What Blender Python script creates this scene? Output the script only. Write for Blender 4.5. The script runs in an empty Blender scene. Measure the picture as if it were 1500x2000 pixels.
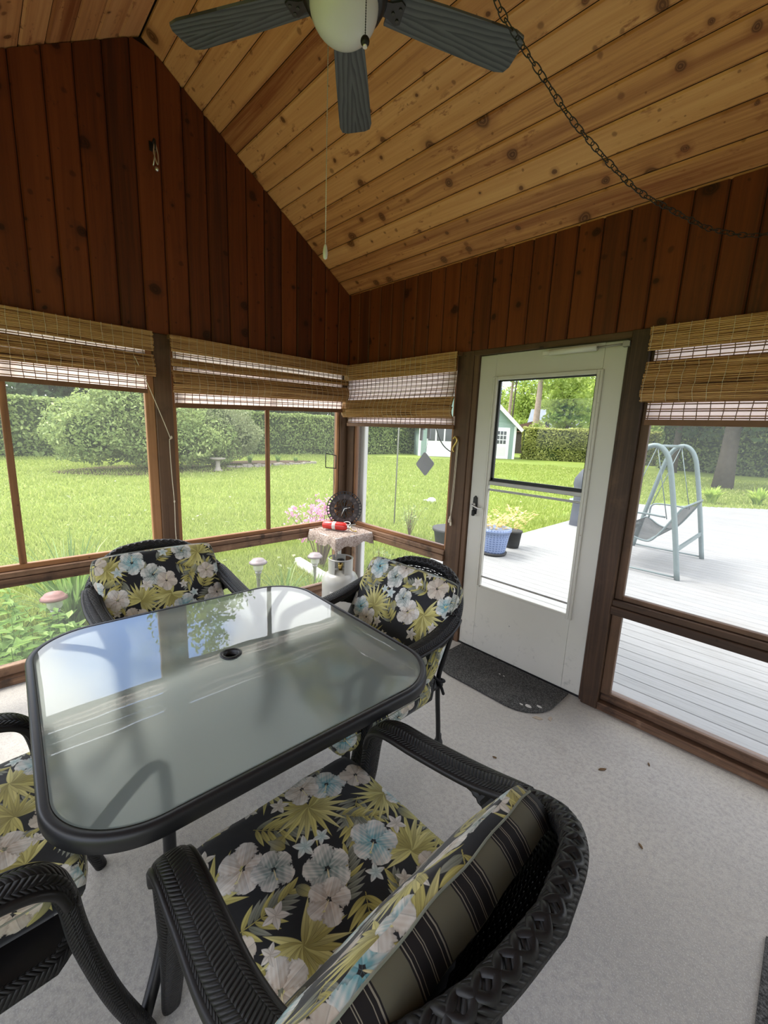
import bpy, math, random
import numpy as np
from mathutils import Vector, Matrix

random.seed(7)
rng = np.random.default_rng(11)
scene = bpy.context.scene
COL = scene.collection
PI = math.pi

# ------------------------------------------------------------------ helpers
class MB:
    """Collects faces with uv, a random number per face and a material slot."""
    def __init__(self):
        self.V = []; self.F = []; self.UV = []; self.R = []; self.M = []; self.S = []
    def face(self, idx, uv, r=0.5, m=0, s=False):
        self.F.append(tuple(idx)); self.UV.append(uv); self.R.append(r); self.M.append(m); self.S.append(s)
    def box(self, lo, hi, r=None, m=0, mat=None, chamfer=0.0):
        """axis aligned box, optionally moved by a matrix; u runs along the longest axis"""
        lo = Vector(lo); hi = Vector(hi)
        r = random.random() if r is None else r
        d = hi - lo
        L = max(range(3), key=lambda i: d[i])
        o = [i for i in range(3) if i != L]
        c = chamfer
        off = random.random() * 3
        def uvof(p):
            return (p[L] + off * 0, p[o[0]] + p[o[1]])
        b = len(self.V)
        if c <= 0:
            P = [Vector((x, y, z)) for x in (lo.x, hi.x) for y in (lo.y, hi.y) for z in (lo.z, hi.z)]
            Q = [(0, 1, 3, 2), (4, 6, 7, 5), (0, 4, 5, 1), (2, 3, 7, 6), (0, 2, 6, 4), (1, 5, 7, 3)]
        else:
            # box with chamfered edges: 24 vertices
            P = []; key = {}
            for ix in (0, 1):
                for iy in (0, 1):
                    for iz in (0, 1):
                        cs = Vector((hi.x if ix else lo.x, hi.y if iy else lo.y, hi.z if iz else lo.z))
                        sg = Vector((-1 if ix else 1, -1 if iy else 1, -1 if iz else 1))
                        for ax in range(3):
                            p = cs.copy()
                            for k in range(3):
                                if k != ax:
                                    p[k] += sg[k] * c
                            key[(ix, iy, iz, ax)] = len(P); P.append(p)
            Q = []
            for ax in range(3):
                a1, a2 = [i for i in range(3) if i != ax]
                for s in (0, 1):
                    ring = []
                    for (q1, q2) in ((0, 0), (1, 0), (1, 1), (0, 1)):
                        t = [0, 0, 0]; t[ax] = s; t[a1] = q1; t[a2] = q2
                        ring.append(key[(t[0], t[1], t[2], ax)])
                    if (s == 0) == (ax != 1):
                        ring = ring[::-1]
                    Q.append(tuple(ring))
            for ax in range(3):           # edges along ax
                a1, a2 = [i for i in range(3) if i != ax]
                for q1 in (0, 1):
                    for q2 in (0, 1):
                        t0 = [0, 0, 0]; t0[a1] = q1; t0[a2] = q2
                        t1 = list(t0); t1[ax] = 1
                        f = [key[(*t0, a1)], key[(*t0, a2)], key[(*t1, a2)], key[(*t1, a1)]]
                        ctr = (lo + hi) / 2
                        pa, pb, pc = P[f[0]], P[f[1]], P[f[2]]
                        n = (pb - pa).cross(pc - pa)
                        if n.dot((pa + pc) / 2 - ctr) < 0:
                            f = f[::-1]
                        Q.append(tuple(f))
            for ix in (0, 1):
                for iy in (0, 1):
                    for iz in (0, 1):
                        f = [key[(ix, iy, iz, a)] for a in range(3)]
                        n = (P[f[1]] - P[f[0]]).cross(P[f[2]] - P[f[0]])
                        if n.dot(P[f[0]] - (lo + hi) / 2) < 0:
                            f = f[::-1]
                        Q.append(tuple(f))
        for p in P:
            self.V.append(mat @ p if mat is not None else p)
        for q in Q:
            self.face([b + i for i in q], [uvof(P[i]) for i in q], r, m)
        return self
    def bar(self, p, q, w, h, up=(0, 0, 1), r=None, m=0, chamfer=0.0):
        """box of width w and height h running from p to q"""
        p = Vector(p); q = Vector(q); d = q - p; L = d.length; x = d / L
        up = Vector(up); y = up.cross(x)
        if y.length < 1e-5:
            y = Vector((0, 1, 0)).cross(x)
        y.normalize(); z = x.cross(y)
        M = Matrix((x, y, z)).transposed().to_4x4(); M.translation = p
        return self.box((0, -w / 2, -h / 2), (L, w / 2, h / 2), r, m, M, chamfer)
    def tube(self, pts, rad, n=8, closed=False, caps=True, r=None, m=0, smooth=True):
        pts = [Vector(p) for p in pts]; N = len(pts)
        rr = rad if isinstance(rad, (list, tuple)) else [rad] * N
        r = random.random() if r is None else r
        b = len(self.V); nrm = None; u = 0; us = []
        for i, p in enumerate(pts):
            if closed:
                t = pts[(i + 1) % N] - pts[i - 1]
            else:
                t = pts[min(i + 1, N - 1)] - pts[max(i - 1, 0)]
            t.normalize()
            if nrm is None:
                nrm = t.orthogonal().normalized()
            else:
                nrm = (nrm - t * nrm.dot(t))
                nrm = nrm.normalized() if nrm.length > 1e-6 else t.orthogonal().normalized()
            bn = t.cross(nrm)
            if i: u += (p - pts[i - 1]).length
            us.append(u)
            for k in range(n):
                a = 2 * PI * k / n
                self.V.append(p + (nrm * math.cos(a) + bn * math.sin(a)) * rr[i])
        S = N if closed else N - 1
        for i in range(S):
            j = (i + 1) % N
            for k in range(n):
                l = (k + 1) % n
                c = 2 * PI * rr[i] / n
                u2 = us[j] if j else us[-1] + (pts[0] - pts[-1]).length
                self.face((b + i * n + k, b + i * n + l, b + j * n + l, b + j * n + k),
                          [(us[i], k * c), (us[i], (k + 1) * c), (u2, (k + 1) * c), (u2, k * c)], r, m, smooth)
        if caps and not closed:
            self.face([b + k for k in range(n)][::-1], [(0, 0)] * n, r, m)
            self.face([b + (N - 1) * n + k for k in range(n)], [(0, 0)] * n, r, m)
        return self
    def sweep(self, pts, W, ha, hb, n=16, power=2.0, r=None, m=0, closed=False):
        """superelliptic section (half sizes ha along W, hb across) swept along pts"""
        N = len(pts); b = len(self.V); r = random.random() if r is None else r; u = 0; us = []
        for i in range(N):
            if closed:
                t = (pts[(i + 1) % N] - pts[i - 1]).normalized()
            else:
                t = (pts[min(i + 1, N - 1)] - pts[max(i - 1, 0)]).normalized()
            w = W[i] - t * W[i].dot(t); w.normalize(); nn = t.cross(w)
            if i: u += (pts[i] - pts[i - 1]).length
            us.append(u)
            for k in range(n):
                a = 2 * PI * k / n; c, s = math.cos(a), math.sin(a)
                cx = math.copysign(abs(c) ** (2 / power), c); sy = math.copysign(abs(s) ** (2 / power), s)
                self.V.append(pts[i] + w * (cx * ha[i]) + nn * (sy * hb[i]))
        S = N if closed else N - 1
        for i in range(S):
            j = (i + 1) % N
            per = 4 * (ha[i] + hb[i]) * 0.8
            u2 = us[j] if j else us[-1] + (pts[0] - pts[-1]).length
            for k in range(n):
                l = (k + 1) % n
                self.face((b + i * n + k, b + i * n + l, b + j * n + l, b + j * n + k),
                          [(us[i], per * k / n), (us[i], per * (k + 1) / n), (u2, per * (k + 1) / n), (u2, per * k / n)], r, m, True)
        if not closed:
            self.face([b + k for k in range(n)][::-1], [(0, 0)] * n, r, m)
            self.face([b + (N - 1) * n + k for k in range(n)], [(0, 0)] * n, r, m)
        return self
    def lathe(self, prof, center=(0, 0, 0), n=24, axis='z', r=None, m=0, smooth=True, mat=None):
        """prof: list of (radius, height)"""
        c = Vector(center); b = len(self.V); r = random.random() if r is None else r
        for (rad, h) in prof:
            for k in range(n):
                a = 2 * PI * k / n
                x, y = rad * math.cos(a), rad * math.sin(a)
                p = Vector((x, y, h)) if axis == 'z' else (Vector((h, x, y)) if axis == 'x' else Vector((y, h, x)))
                if mat is not None: p = mat @ p
                self.V.append(p + c)
        v = 0
        for i in range(len(prof) - 1):
            dv = math.hypot(prof[i + 1][0] - prof[i][0], prof[i + 1][1] - prof[i][1])
            for k in range(n):
                l = (k + 1) % n
                R0 = max(prof[i][0], .01)
                self.face((b + i * n + k, b + i * n + l, b + (i + 1) * n + l, b + (i + 1) * n + k),
                          [(v, 2 * PI * R0 * k / n), (v, 2 * PI * R0 * (k + 1) / n), (v + dv, 2 * PI * R0 * (k + 1) / n), (v + dv, 2 * PI * R0 * k / n)], r, m, smooth)
            v += dv
        if prof[0][0] > 1e-5:
            self.face([b + k for k in range(n)][::-1], [(0, 0)] * n, r, m)
        if prof[-1][0] > 1e-5:
            o = b + (len(prof) - 1) * n
            self.face([o + k for k in range(n)], [(0, 0)] * n, r, m)
        return self
    def prism(self, poly, t0, t1, plane='xy', r=None, m=0, mat=None):
        """polygon extruded between t0 and t1 along the axis normal to plane"""
        r = random.random() if r is None else r
        b = len(self.V); n = len(poly)
        def P(a, c, t):
            p = {'xy': (a, c, t), 'xz': (a, t, c), 'yz': (t, a, c)}[plane]
            p = Vector(p)
            return mat @ p if mat is not None else p
        for t in (t0, t1):
            for (a, c) in poly:
                self.V.append(P(a, c, t))
        self.face([b + i for i in range(n)][::-1], [tuple(poly[i]) for i in range(n)][::-1], r, m)
        self.face([b + n + i for i in range(n)], [tuple(p) for p in poly], r, m)
        for i in range(n):
            j = (i + 1) % n
            self.face((b + i, b + j, b + n + j, b + n + i), [poly[i], poly[j], poly[j], poly[i]], r, m)
        return self
    def ball(self, c, rad, n=12, sq=(1, 1, 1), r=None, m=0):
        c = Vector(c); h = max(4, n // 2)
        M = Matrix.Diagonal((sq[0], sq[1], sq[2])).to_4x4()
        prof = [(max(1e-4, rad * math.sin(PI * i / h)), -rad * math.cos(PI * i / h)) for i in range(h + 1)]
        return self.lathe(prof, c, n, 'z', r, m, True, M)
    def build(self, name, mats, parent=None, loc=None):
        me = bpy.data.meshes.new(name)
        nv = len(self.V); nf = len(self.F)
        me.vertices.add(nv)
        me.vertices.foreach_set('co', np.array([tuple(v) for v in self.V], np.float32).ravel())
        lens = np.array([len(f) for f in self.F], np.int32)
        tot = int(lens.sum())
        me.loops.add(tot); me.polygons.add(nf)
        me.loops.foreach_set('vertex_index', np.array([i for f in self.F for i in f], np.int32))
        me.polygons.foreach_set('loop_start', np.concatenate(([0], np.cumsum(lens)[:-1])).astype(np.int32))
        me.polygons.foreach_set('loop_total', lens)
        me.polygons.foreach_set('material_index', np.array(self.M, np.int32))
        me.polygons.foreach_set('use_smooth', np.array(self.S, bool))
        uv = me.uv_layers.new(name='UVMap')
        uv.data.foreach_set('uv', np.array([c for f in self.UV for c in f], np.float32).ravel())
        at = me.attributes.new('rnd', 'FLOAT', 'FACE')
        at.data.foreach_set('value', np.array(self.R, np.float32))
        for mm in (mats if isinstance(mats, (list, tuple)) else [mats]):
            me.materials.append(mm)
        me.update(calc_edges=True); me.validate()
        o = bpy.data.objects.new(name, me); COL.objects.link(o)
        if parent is not None: o.parent = parent
        if loc is not None: o.location = loc
        return o

def np_mesh(name, V, F, rnd, mats, parent=None, smooth=False):
    """V (n,3), F (m,k) arrays"""
    me = bpy.data.meshes.new(name)
    V = np.asarray(V, np.float32); F = np.asarray(F, np.int32); m, k = F.shape
    me.vertices.add(len(V)); me.vertices.foreach_set('co', V.ravel())
    me.loops.add(m * k); me.polygons.add(m)
    me.loops.foreach_set('vertex_index', F.ravel())
    me.polygons.foreach_set('loop_start', np.arange(0, m * k, k, dtype=np.int32))
    me.polygons.foreach_set('loop_total', np.full(m, k, np.int32))
    if smooth: me.polygons.foreach_set('use_smooth', np.ones(m, bool))
    at = me.attributes.new('rnd', 'FLOAT', 'FACE'); at.data.foreach_set('value', np.asarray(rnd, np.float32))
    me.materials.append(mats)
    me.update(calc_edges=True)
    o = bpy.data.objects.new(name, me); COL.objects.link(o)
    if parent is not None: o.parent = parent
    return o

def empty(name, loc, label, cat, group=None, rz=0.0):
    o = bpy.data.objects.new(name, None); COL.objects.link(o)
    o.empty_display_size = 0.1
    o.location = loc; o.rotation_euler = (0, 0, rz)
    tag(o, label, cat, group); return o
def tag(o, label, cat, group=None):
    o['label'] = label; o['category'] = cat
    if group: o['group'] = group
    return o
def struct(o, label=None):
    o['kind'] = 'structure'
    if label: o['label'] = label
    return o
def dup(root, loc, rz, label, group=None):
    r = root.copy(); COL.objects.link(r); r.location = loc; r.rotation_euler = (0, 0, rz)
    r['label'] = label
    if group: r['group'] = group
    for ch in list(root.children):
        c = ch.copy(); COL.objects.link(c); c.parent = r
        for g in list(ch.children):
            d = g.copy(); COL.objects.link(d); d.parent = c
    return r

def catmull(P, n):
    """n samples per segment through the control points P (Vectors of any size)"""
    out = []
    P = [Vector(p) for p in P]
    for i in range(len(P) - 1):
        p0 = P[i - 1] if i else P[0] * 2 - P[1]
        p1, p2 = P[i], P[i + 1]
        p3 = P[i + 2] if i + 2 < len(P) else P[-1] * 2 - P[-2]
        for k in range(n):
            t = k / n
            out.append(0.5 * ((2 * p1) + (p2 - p0) * t + (2 * p0 - 5 * p1 + 4 * p2 - p3) * t * t + (3 * p1 - p0 - 3 * p2 + p3) * t ** 3))
    out.append(P[-1]); return out

# ------------------------------------------------------------------ materials
def lin(c):
    return tuple(((x / 255) / 12.92 if x / 255 <= .04045 else ((x / 255 + .055) / 1.055) ** 2.4) for x in c)

class NT:
    def __init__(self, name):
        self.m = bpy.data.materials.new(name); self.m.use_nodes = True
        self.t = self.m.node_tree; self.t.nodes.clear()
        self.out = self.t.nodes.new('ShaderNodeOutputMaterial')
    def n(self, typ, **k):
        x = self.t.nodes.new(typ)
        for a, v in k.items():
            if a.startswith('i_'):
                x.inputs[int(a[2:])].default_value = v
            else:
                setattr(x, a, v)
        return x
    def l(self, a, b): self.t.links.new(a, b)
    def math(self, op, a, b=None, c=None, clamp=False):
        x = self.n('ShaderNodeMath', operation=op); x.use_clamp = clamp
        for i, v in enumerate((a, b, c)):
            if v is None: continue
            if isinstance(v, (int, float)): x.inputs[i].default_value = v
            else: self.l(v, x.inputs[i])
        return x.outputs[0]
    def mix(self, f, a, b, mode='MIX'):
        x = self.n('ShaderNodeMix', data_type='RGBA', blend_type=mode)
        for s, v in ((x.inputs[0], f), (x.inputs[6], a), (x.inputs[7], b)):
            if isinstance(v, (int, float)): s.default_value = v
            elif isinstance(v, tuple): s.default_value = (*v[:3], 1)
            else: self.l(v, s)
        return x.outputs[2]
    def noise(self, vec, scale, detail=3, rough=.5, dim='3D'):
        x = self.n('ShaderNodeTexNoise', noise_dimensions=dim)
        x.inputs['Scale'].default_value = scale; x.inputs['Detail'].default_value = detail; x.inputs['Roughness'].default_value = rough
        if vec is not None: self.l(vec, x.inputs['Vector'])
        return x
    def ramp(self, f, stops):
        x = self.n('ShaderNodeValToRGB'); e = x.color_ramp.elements
        while len(e) < len(stops): e.new(.5)
        for k, (p, c) in zip(e, stops):
            k.position = p; k.color = (*c[:3], 1) if isinstance(c, tuple) else (c, c, c, 1)
        self.l(f, x.inputs[0]); return x.outputs[0]
    def smooth(self, v, a, b):
        x = self.n('ShaderNodeMapRange', interpolation_type='SMOOTHSTEP')
        self.l(v, x.inputs[0]); x.inputs[1].default_value = a; x.inputs[2].default_value = b
        return x.outputs[0]
    def bsdf(self, color, rough=.5, metal=0, spec=.5, bump=None, bs=.3, bd=.01):
        p = self.n('ShaderNodeBsdfPrincipled')
        if isinstance(color, tuple): p.inputs['Base Color'].default_value = (*color[:3], 1)
        else: self.l(color, p.inputs['Base Color'])
        if isinstance(rough, (int, float)): p.inputs['Roughness'].default_value = rough
        else: self.l(rough, p.inputs['Roughness'])
        p.inputs['Metallic'].default_value = metal; p.inputs['Specular IOR Level'].default_value = spec
        if bump is not None:
            b = self.n('ShaderNodeBump'); b.inputs['Strength'].default_value = bs; b.inputs['Distance'].default_value = bd
            self.l(bump, b.inputs['Height']); self.l(b.outputs[0], p.inputs['Normal'])
        return p
    def done(self, sh):
        self.l(sh.outputs[0] if hasattr(sh, 'outputs') else sh, self.out.inputs[0]); return self.m
    def uv(self): return self.n('ShaderNodeTexCoord').outputs['UV']
    def obj(self): return self.n('ShaderNodeTexCoord').outputs['Object']
    def rnd(self):
        return self.n('ShaderNodeAttribute', attribute_name='rnd', attribute_type='GEOMETRY').outputs['Fac']
    def sep(self, v):
        x = self.n('ShaderNodeSeparateXYZ'); self.l(v, x.inputs[0]); return x.outputs
    def comb(self, x=0, y=0, z=0):
        c = self.n('ShaderNodeCombineXYZ')
        for i, v in enumerate((x, y, z)):
            if isinstance(v, (int, float)): c.inputs[i].default_value = v
            else: self.l(v, c.inputs[i])
        return c.outputs[0]

def plain(name, color, rough=.5, metal=0, spec=.5, var=.12, scale=18, bump=0.0):
    """paint / plastic / metal with a little uneven tone"""
    n = NT(name); v = n.obj(); t = n.noise(v, scale, 4).outputs[0]
    c = n.mix(t, tuple(x * (1 - var) for x in color), tuple(min(1, x * (1 + var)) for x in color))
    return n.done(n.bsdf(c, rough, metal, spec, t if bump else None, bump, .002))

def wood(name, pale, mid, dark, knots=.5, knotsize=.024, cell=.17, rough=.45, grain=1.0, spec=.3, weather=0.0, spread=1.0, blotch=.0):
    """planks: u along the grain, v across, 'rnd' differs per board"""
    n = NT(name); s = n.sep(n.uv()); r = n.rnd()
    u, v = s[0], s[1]
    shift = n.math('MULTIPLY', r, 37.0)
    u2 = n.math('ADD', u, shift)
    low = n.noise(n.comb(n.math('MULTIPLY', u2, 1.3), n.math('MULTIPLY', v, 9), shift), 1.0, 2).outputs[0]
    vd = n.math('ADD', v, n.math('MULTIPLY', low, .05))
    fine = n.noise(n.comb(n.math('MULTIPLY', u2, 2.0), n.math('MULTIPLY', vd, 85), shift), 1.0, 4, .62).outputs[0]
    ringf = n.noise(n.comb(n.math('MULTIPLY', u2, .7), n.math('MULTIPLY', vd, 24), shift), 1.0, 2).outputs[0]
    f = n.math('ADD', n.math('MULTIPLY', fine, .55 * grain), n.math('MULTIPLY', ringf, .6))
    f = n.math('ADD', f, n.math('MULTIPLY', n.math('SUBTRACT', r, .5), .55 * spread))
    c = n.ramp(f, [(.25, pale), (.55, mid), (.86, dark)])
    # knots
    def knotset(cell_, size, thr, seed):
        vec = n.comb(n.math('DIVIDE', u2, cell_), n.math('DIVIDE', n.math('ADD', v, n.math('MULTIPLY', shift, .37)), cell_), seed)
        dist = n.noise(vec, 2.2, 2).outputs[1]
        vv = n.n('ShaderNodeVectorMath', operation='MULTIPLY_ADD'); n.l(dist, vv.inputs[0]); vv.inputs[1].default_value = (.16, .16, 0); n.l(vec, vv.inputs[2])
        vo = n.n('ShaderNodeTexVoronoi', voronoi_dimensions='2D'); vo.inputs['Scale'].default_value = 1.0; vo.inputs['Randomness'].default_value = .9
        n.l(vv.outputs[0], vo.inputs['Vector'])
        cc = n.n('ShaderNodeSeparateColor'); n.l(vo.outputs['Color'], cc.inputs[0])
        sz = n.math('MULTIPLY', n.math('ADD', n.math('MULTIPLY', n.math('POWER', cc.outputs[1], 2.0), 1.15), .3), size / cell_)
        q = n.math('DIVIDE', vo.outputs['Distance'], sz)
        on = n.math('GREATER_THAN', cc.outputs[0], thr)
        return q, on
    q, on = knotset(cell, knotsize, 1 - knots, 0)
    core = n.math('MULTIPLY', n.math('SUBTRACT', 1, n.smooth(q, .55, 1.05)), on)
    halo = n.math('MULTIPLY', n.math('SUBTRACT', 1, n.smooth(q, .9, 2.3)), on)
    ring = n.math('MULTIPLY', n.math('MULTIPLY', n.math('SINE', n.math('MULTIPLY', q, 16)), .5), core)
    c = n.mix(n.math('MULTIPLY', halo, .38), c, dark)
    c = n.mix(n.math('MULTIPLY', core, .9), c, tuple(x * .34 for x in dark))
    c = n.mix(n.math('MULTIPLY', ring, .5, clamp=True), c, mid)
    # reddish blotches, in patches
    bn = n.noise(n.comb(n.math('MULTIPLY', u2, 11), n.math('MULTIPLY', v, 30), shift), 1.0, 4, .65).outputs[0]
    bm = n.noise(n.comb(n.math('MULTIPLY', u2, 1.9), n.math('MULTIPLY', v, 7), n.math('ADD', shift, 5.0)), 1.0, 2).outputs[0]
    bl = n.math('MULTIPLY', n.smooth(bn, .56, .68), n.smooth(bm, .46, .60))
    c = n.mix(n.math('MULTIPLY', bl, blotch), c, dark)
    q2, on2 = knotset(cell * .47, knotsize * .42, 1 - knots * .62, 3.3)
    sp = n.math('MULTIPLY', n.math('SUBTRACT', 1, n.smooth(q2, .5, 1.2)), on2)
    c = n.mix(n.math('MULTIPLY', sp, .6), c, tuple(x * .55 for x in dark))
    if weather > 0:
        w = n.noise(n.obj(), 5.5, 5, .65).outputs[0]
        c = n.mix(n.math('MULTIPLY', n.smooth(w, .5, .72), weather), c, (.012, .009, .007))
        c = n.mix(n.math('MULTIPLY', n.smooth(w, .45, .25), weather * .5), c, tuple(min(1, x * 1.5) for x in pale))
    return n.done(n.bsdf(c, rough, 0, spec, f, .25, .002))

def leafmat(name, a, b, trans=.3, rough=.55, third=None):
    n = NT(name); r = n.rnd()
    st = [(0, a), (1, b)] if third is None else [(0, a), (.75, b), (1, third)]
    c = n.ramp(r, st)
    p = n.bsdf(c, rough, 0, .25)
    t = n.n('ShaderNodeBsdfTranslucent'); n.l(n.mix(.5, c, tuple(min(1, x * 1.5) for x in b)), t.inputs[0])
    mx = n.n('ShaderNodeMixShader', i_0=trans); n.l(p.outputs[0], mx.inputs[1]); n.l(t.outputs[0], mx.inputs[2])
    return n.done(mx)
M = {}
M['ceiling_pine'] = wood('ceiling_pine', (.73, .385, .172), (.60, .28, .113), (.27, .085, .032), knots=.5, knotsize=.030, cell=.18, rough=.42, spread=.75, blotch=.8)
M['wall_pine'] = wood('wall_pine', (.18, .045, .013), (.13, .030, .009), (.058, .015, .007), knots=.5, knotsize=.028, cell=.2, rough=.5, spread=.7, blotch=.5)
M['post_wood'] = wood('post_wood', (.135, .075, .042), (.085, .046, .025), (.036, .019, .011), knots=.25, knotsize=.018, cell=.22, rough=.6, weather=.35)
M['rail_wood'] = wood('rail_wood', (.30, .185, .115), (.20, .112, .064), (.07, .035, .02), knots=.25, knotsize=.016, cell=.2, rough=.6, weather=.75)
M['sash_wood'] = wood('sash_wood', (.40, .205, .095), (.29, .135, .055), (.13, .055, .022), knots=.25, knotsize=.014, cell=.24, rough=.5, weather=.15)
M['black_metal'] = plain('black_metal', (.011, .011, .012), .42, 0, .32, .15, 30)
M['dark_gap'] = plain('dark_gap', (.02, .01, .006), .9, 0, .1)
M['white_paint'] = plain('white_paint', (.52, .50, .44), .4, 0, .4, .05, 6)
def make_door_paint():
    n = NT('door_paint'); v = n.obj()
    a = n.noise(v, 5, 3).outputs[0]; c = n.mix(a, (.50, .48, .425), (.55, .53, .47))
    vo = n.n('ShaderNodeTexVoronoi'); vo.inputs['Scale'].default_value = 9; n.l(v, vo.inputs['Vector'])
    cc = n.n('ShaderNodeSeparateColor'); n.l(vo.outputs['Color'], cc.inputs[0])
    sp = n.math('MULTIPLY', n.math('SUBTRACT', 1, n.smooth(vo.outputs['Distance'], .03, .06)), n.math('GREATER_THAN', cc.outputs[0], .72))
    c = n.mix(n.math('MULTIPLY', sp, .7), c, (.16, .15, .13))
    s = n.sep(v); low = n.math('SUBTRACT', 1, n.smooth(s[2], .0, .55)); sm = n.noise(v, 22, 4, .7).outputs[0]
    c = n.mix(n.math('MULTIPLY', n.math('MULTIPLY', low, n.smooth(sm, .56, .72)), .5), c, (.24, .23, .21))
    return n.done(n.bsdf(c, .42, 0, .4))
M['door_paint'] = make_door_paint()
M['white_plastic'] = plain('white_plastic', (.62, .61, .58), .35, 0, .5, .04, 10)
M['soffit'] = plain('soffit', (.72, .70, .66), .6, 0, .3, .06, 5)
M['rubber'] = plain('rubber', (.03, .03, .03), .7, 0, .3)
M['dark_wire'] = plain('dark_wire', (.02, .02, .018), .45, .3, .5)
M['cord'] = plain('cord', (.62, .55, .42), .85, 0, .1)
M['silver'] = plain('silver', (.62, .62, .60), .3, .9, .5, .1, 40)
M['brass'] = plain('brass', (.55, .40, .13), .3, .9, .5)
M['red'] = plain('red', (.52, .028, .022), .25, 0, .6, .08)
M['grey_plate'] = plain('grey_plate', (.13, .13, .145), .45, .1, .5)
M['aluminium'] = plain('aluminium', (.32, .31, .29), .45, .5, .5)

def make_floor():
    n = NT('concrete'); v = n.obj()
    a = n.noise(v, 1.1, 5, .6).outputs[0]; b = n.noise(v, 55, 4, .7).outputs[0]; d = n.noise(v, 240, 2, .6).outputs[0]
    c = n.mix(n.smooth(a, .3, .7), (.318, .297, .266), (.405, .378, .338))
    c = n.mix(n.math('MULTIPLY', n.smooth(b, .38, .68), .75), c, (.26, .248, .23))
    c = n.mix(n.math('MULTIPLY', n.smooth(d, .48, .72), .6), c, (.50, .48, .45))
    w = n.noise(v, 2.3, 6, .7).outputs[0]
    c = n.mix(n.math('MULTIPLY', n.smooth(w, .56, .72), .35), c, (.20, .175, .145))
    # hairline scratches
    vo = n.n('ShaderNodeTexVoronoi', feature='DISTANCE_TO_EDGE'); vo.inputs['Scale'].default_value = 1.3
    dd = n.noise(v, 3.5, 4).outputs[1]; vm = n.n('ShaderNodeVectorMath', operation='MULTIPLY_ADD'); n.l(dd, vm.inputs[0]); vm.inputs[1].default_value = (.5, .5, 0); n.l(v, vm.inputs[2]); n.l(vm.outputs[0], vo.inputs['Vector'])
    c = n.mix(n.math('MULTIPLY', n.math('SUBTRACT', 1, n.smooth(vo.outputs[0], .0, .004)), .10), c, (.2, .19, .18))
    return n.done(n.bsdf(c, .62, 0, .3, b, .12, .002))
M['concrete'] = make_floor()

def make_deck():
    n = NT('deck_paint'); s = n.sep(n.uv()); r = n.rnd()
    sh = n.math('MULTIPLY', r, 20)
    g = n.noise(n.comb(n.math('MULTIPLY', s[0], 3.2), n.math('MULTIPLY', s[1], 70), sh), 1.0, 5, .65).outputs[0]
    c = n.mix(n.smooth(g, .42, .78), (.225, .228, .226), (.145, .145, .14))
    w = n.noise(n.obj(), 1.3, 5, .6).outputs[0]
    c = n.mix(n.math('MULTIPLY', n.smooth(w, .5, .75), .3), c, (.19, .17, .15))
    c = n.mix(n.math('MULTIPLY', n.math('SUBTRACT', r, .35, clamp=True), .25), c, (.33, .33, .33))
    return n.done(n.bsdf(c, .75, 0, .2, g, .1, .002))
M['deck'] = make_deck()

def make_lawn():
    n = NT('lawn'); v = n.obj()
    a = n.noise(v, .35, 4, .6).outputs[0]; b = n.noise(v, 7, 5, .7).outputs[0]; d = n.noise(v, 60, 3, .7).outputs[0]
    c = n.mix(n.smooth(a, .3, .7), (.14, .185, .032), (.195, .24, .046))
    c = n.mix(n.math('MULTIPLY', n.smooth(b, .35, .7), .55), c, (.085, .15, .022))
    c = n.mix(n.math('MULTIPLY', n.smooth(d, .45, .75), .55), c, (.23, .28, .065))
    return n.done(n.bsdf(c, .8, 0, .15, d, .5, .03))
M['lawn'] = make_lawn()
M['blades'] = leafmat('blades', (.17, .225, .042), (.32, .38, .095), .4, third=(.48, .48, .20))
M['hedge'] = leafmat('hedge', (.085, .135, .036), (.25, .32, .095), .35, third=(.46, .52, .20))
M['hedge_sun'] = leafmat('hedge_sun', (.13, .155, .035), (.40, .42, .115), .35, third=(.58, .58, .22))  # sunlit copy of the hedge leaves, sun put into the colours
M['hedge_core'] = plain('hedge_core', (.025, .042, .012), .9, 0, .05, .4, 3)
M['bush'] = leafmat('bush', (.10, .16, .045), (.32, .39, .14), .35, third=(.55, .60, .27))
M['pale_bush'] = leafmat('pale_bush', (.13, .17, .07), (.26, .29, .14), .3, third=(.48, .48, .32))
M['maple'] = leafmat('maple', (.13, .20, .035), (.33, .41, .095), .45, third=(.52, .57, .20))
M['pine_dark'] = leafmat('pine_dark', (.03, .06, .022), (.075, .12, .045), .2)
M['perennial'] = leafmat('perennial', (.085, .17, .03), (.22, .36, .08), .4, third=(.38, .50, .17))
M['strap'] = leafmat('strap', (.06, .13, .03), (.18, .28, .08), .4, third=(.36, .45, .18))
M['hosta'] = leafmat('hosta', (.22, .34, .05), (.40, .50, .10), .35)
M['azalea'] = leafmat('azalea', (.50, .22, .36), (.70, .38, .52), .35, third=(.80, .55, .65))
M['potplant'] = leafmat('potplant', (.38, .30, .12), (.62, .48, .22), .35, third=(.75, .45, .26))
M['twig'] = plain('twig', (.16, .12, .075), .85, 0, .1)
M['bark'] = plain('bark', (.085, .07, .058), .95, 0, .05, .4, 6)
M['pale_bark'] = plain('pale_bark', (.30, .235, .19), .95, 0, .05, .3, 5)
M['soil'] = plain('soil', (.07, .05, .035), .95, 0, .05, .4, 12)
M['stone'] = plain('stone', (.26, .235, .20), .9, 0, .1, .4, 8)
M['pale_stone'] = plain('pale_stone', (.48, .46, .43), .85, 0, .1, .15, 10)

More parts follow.
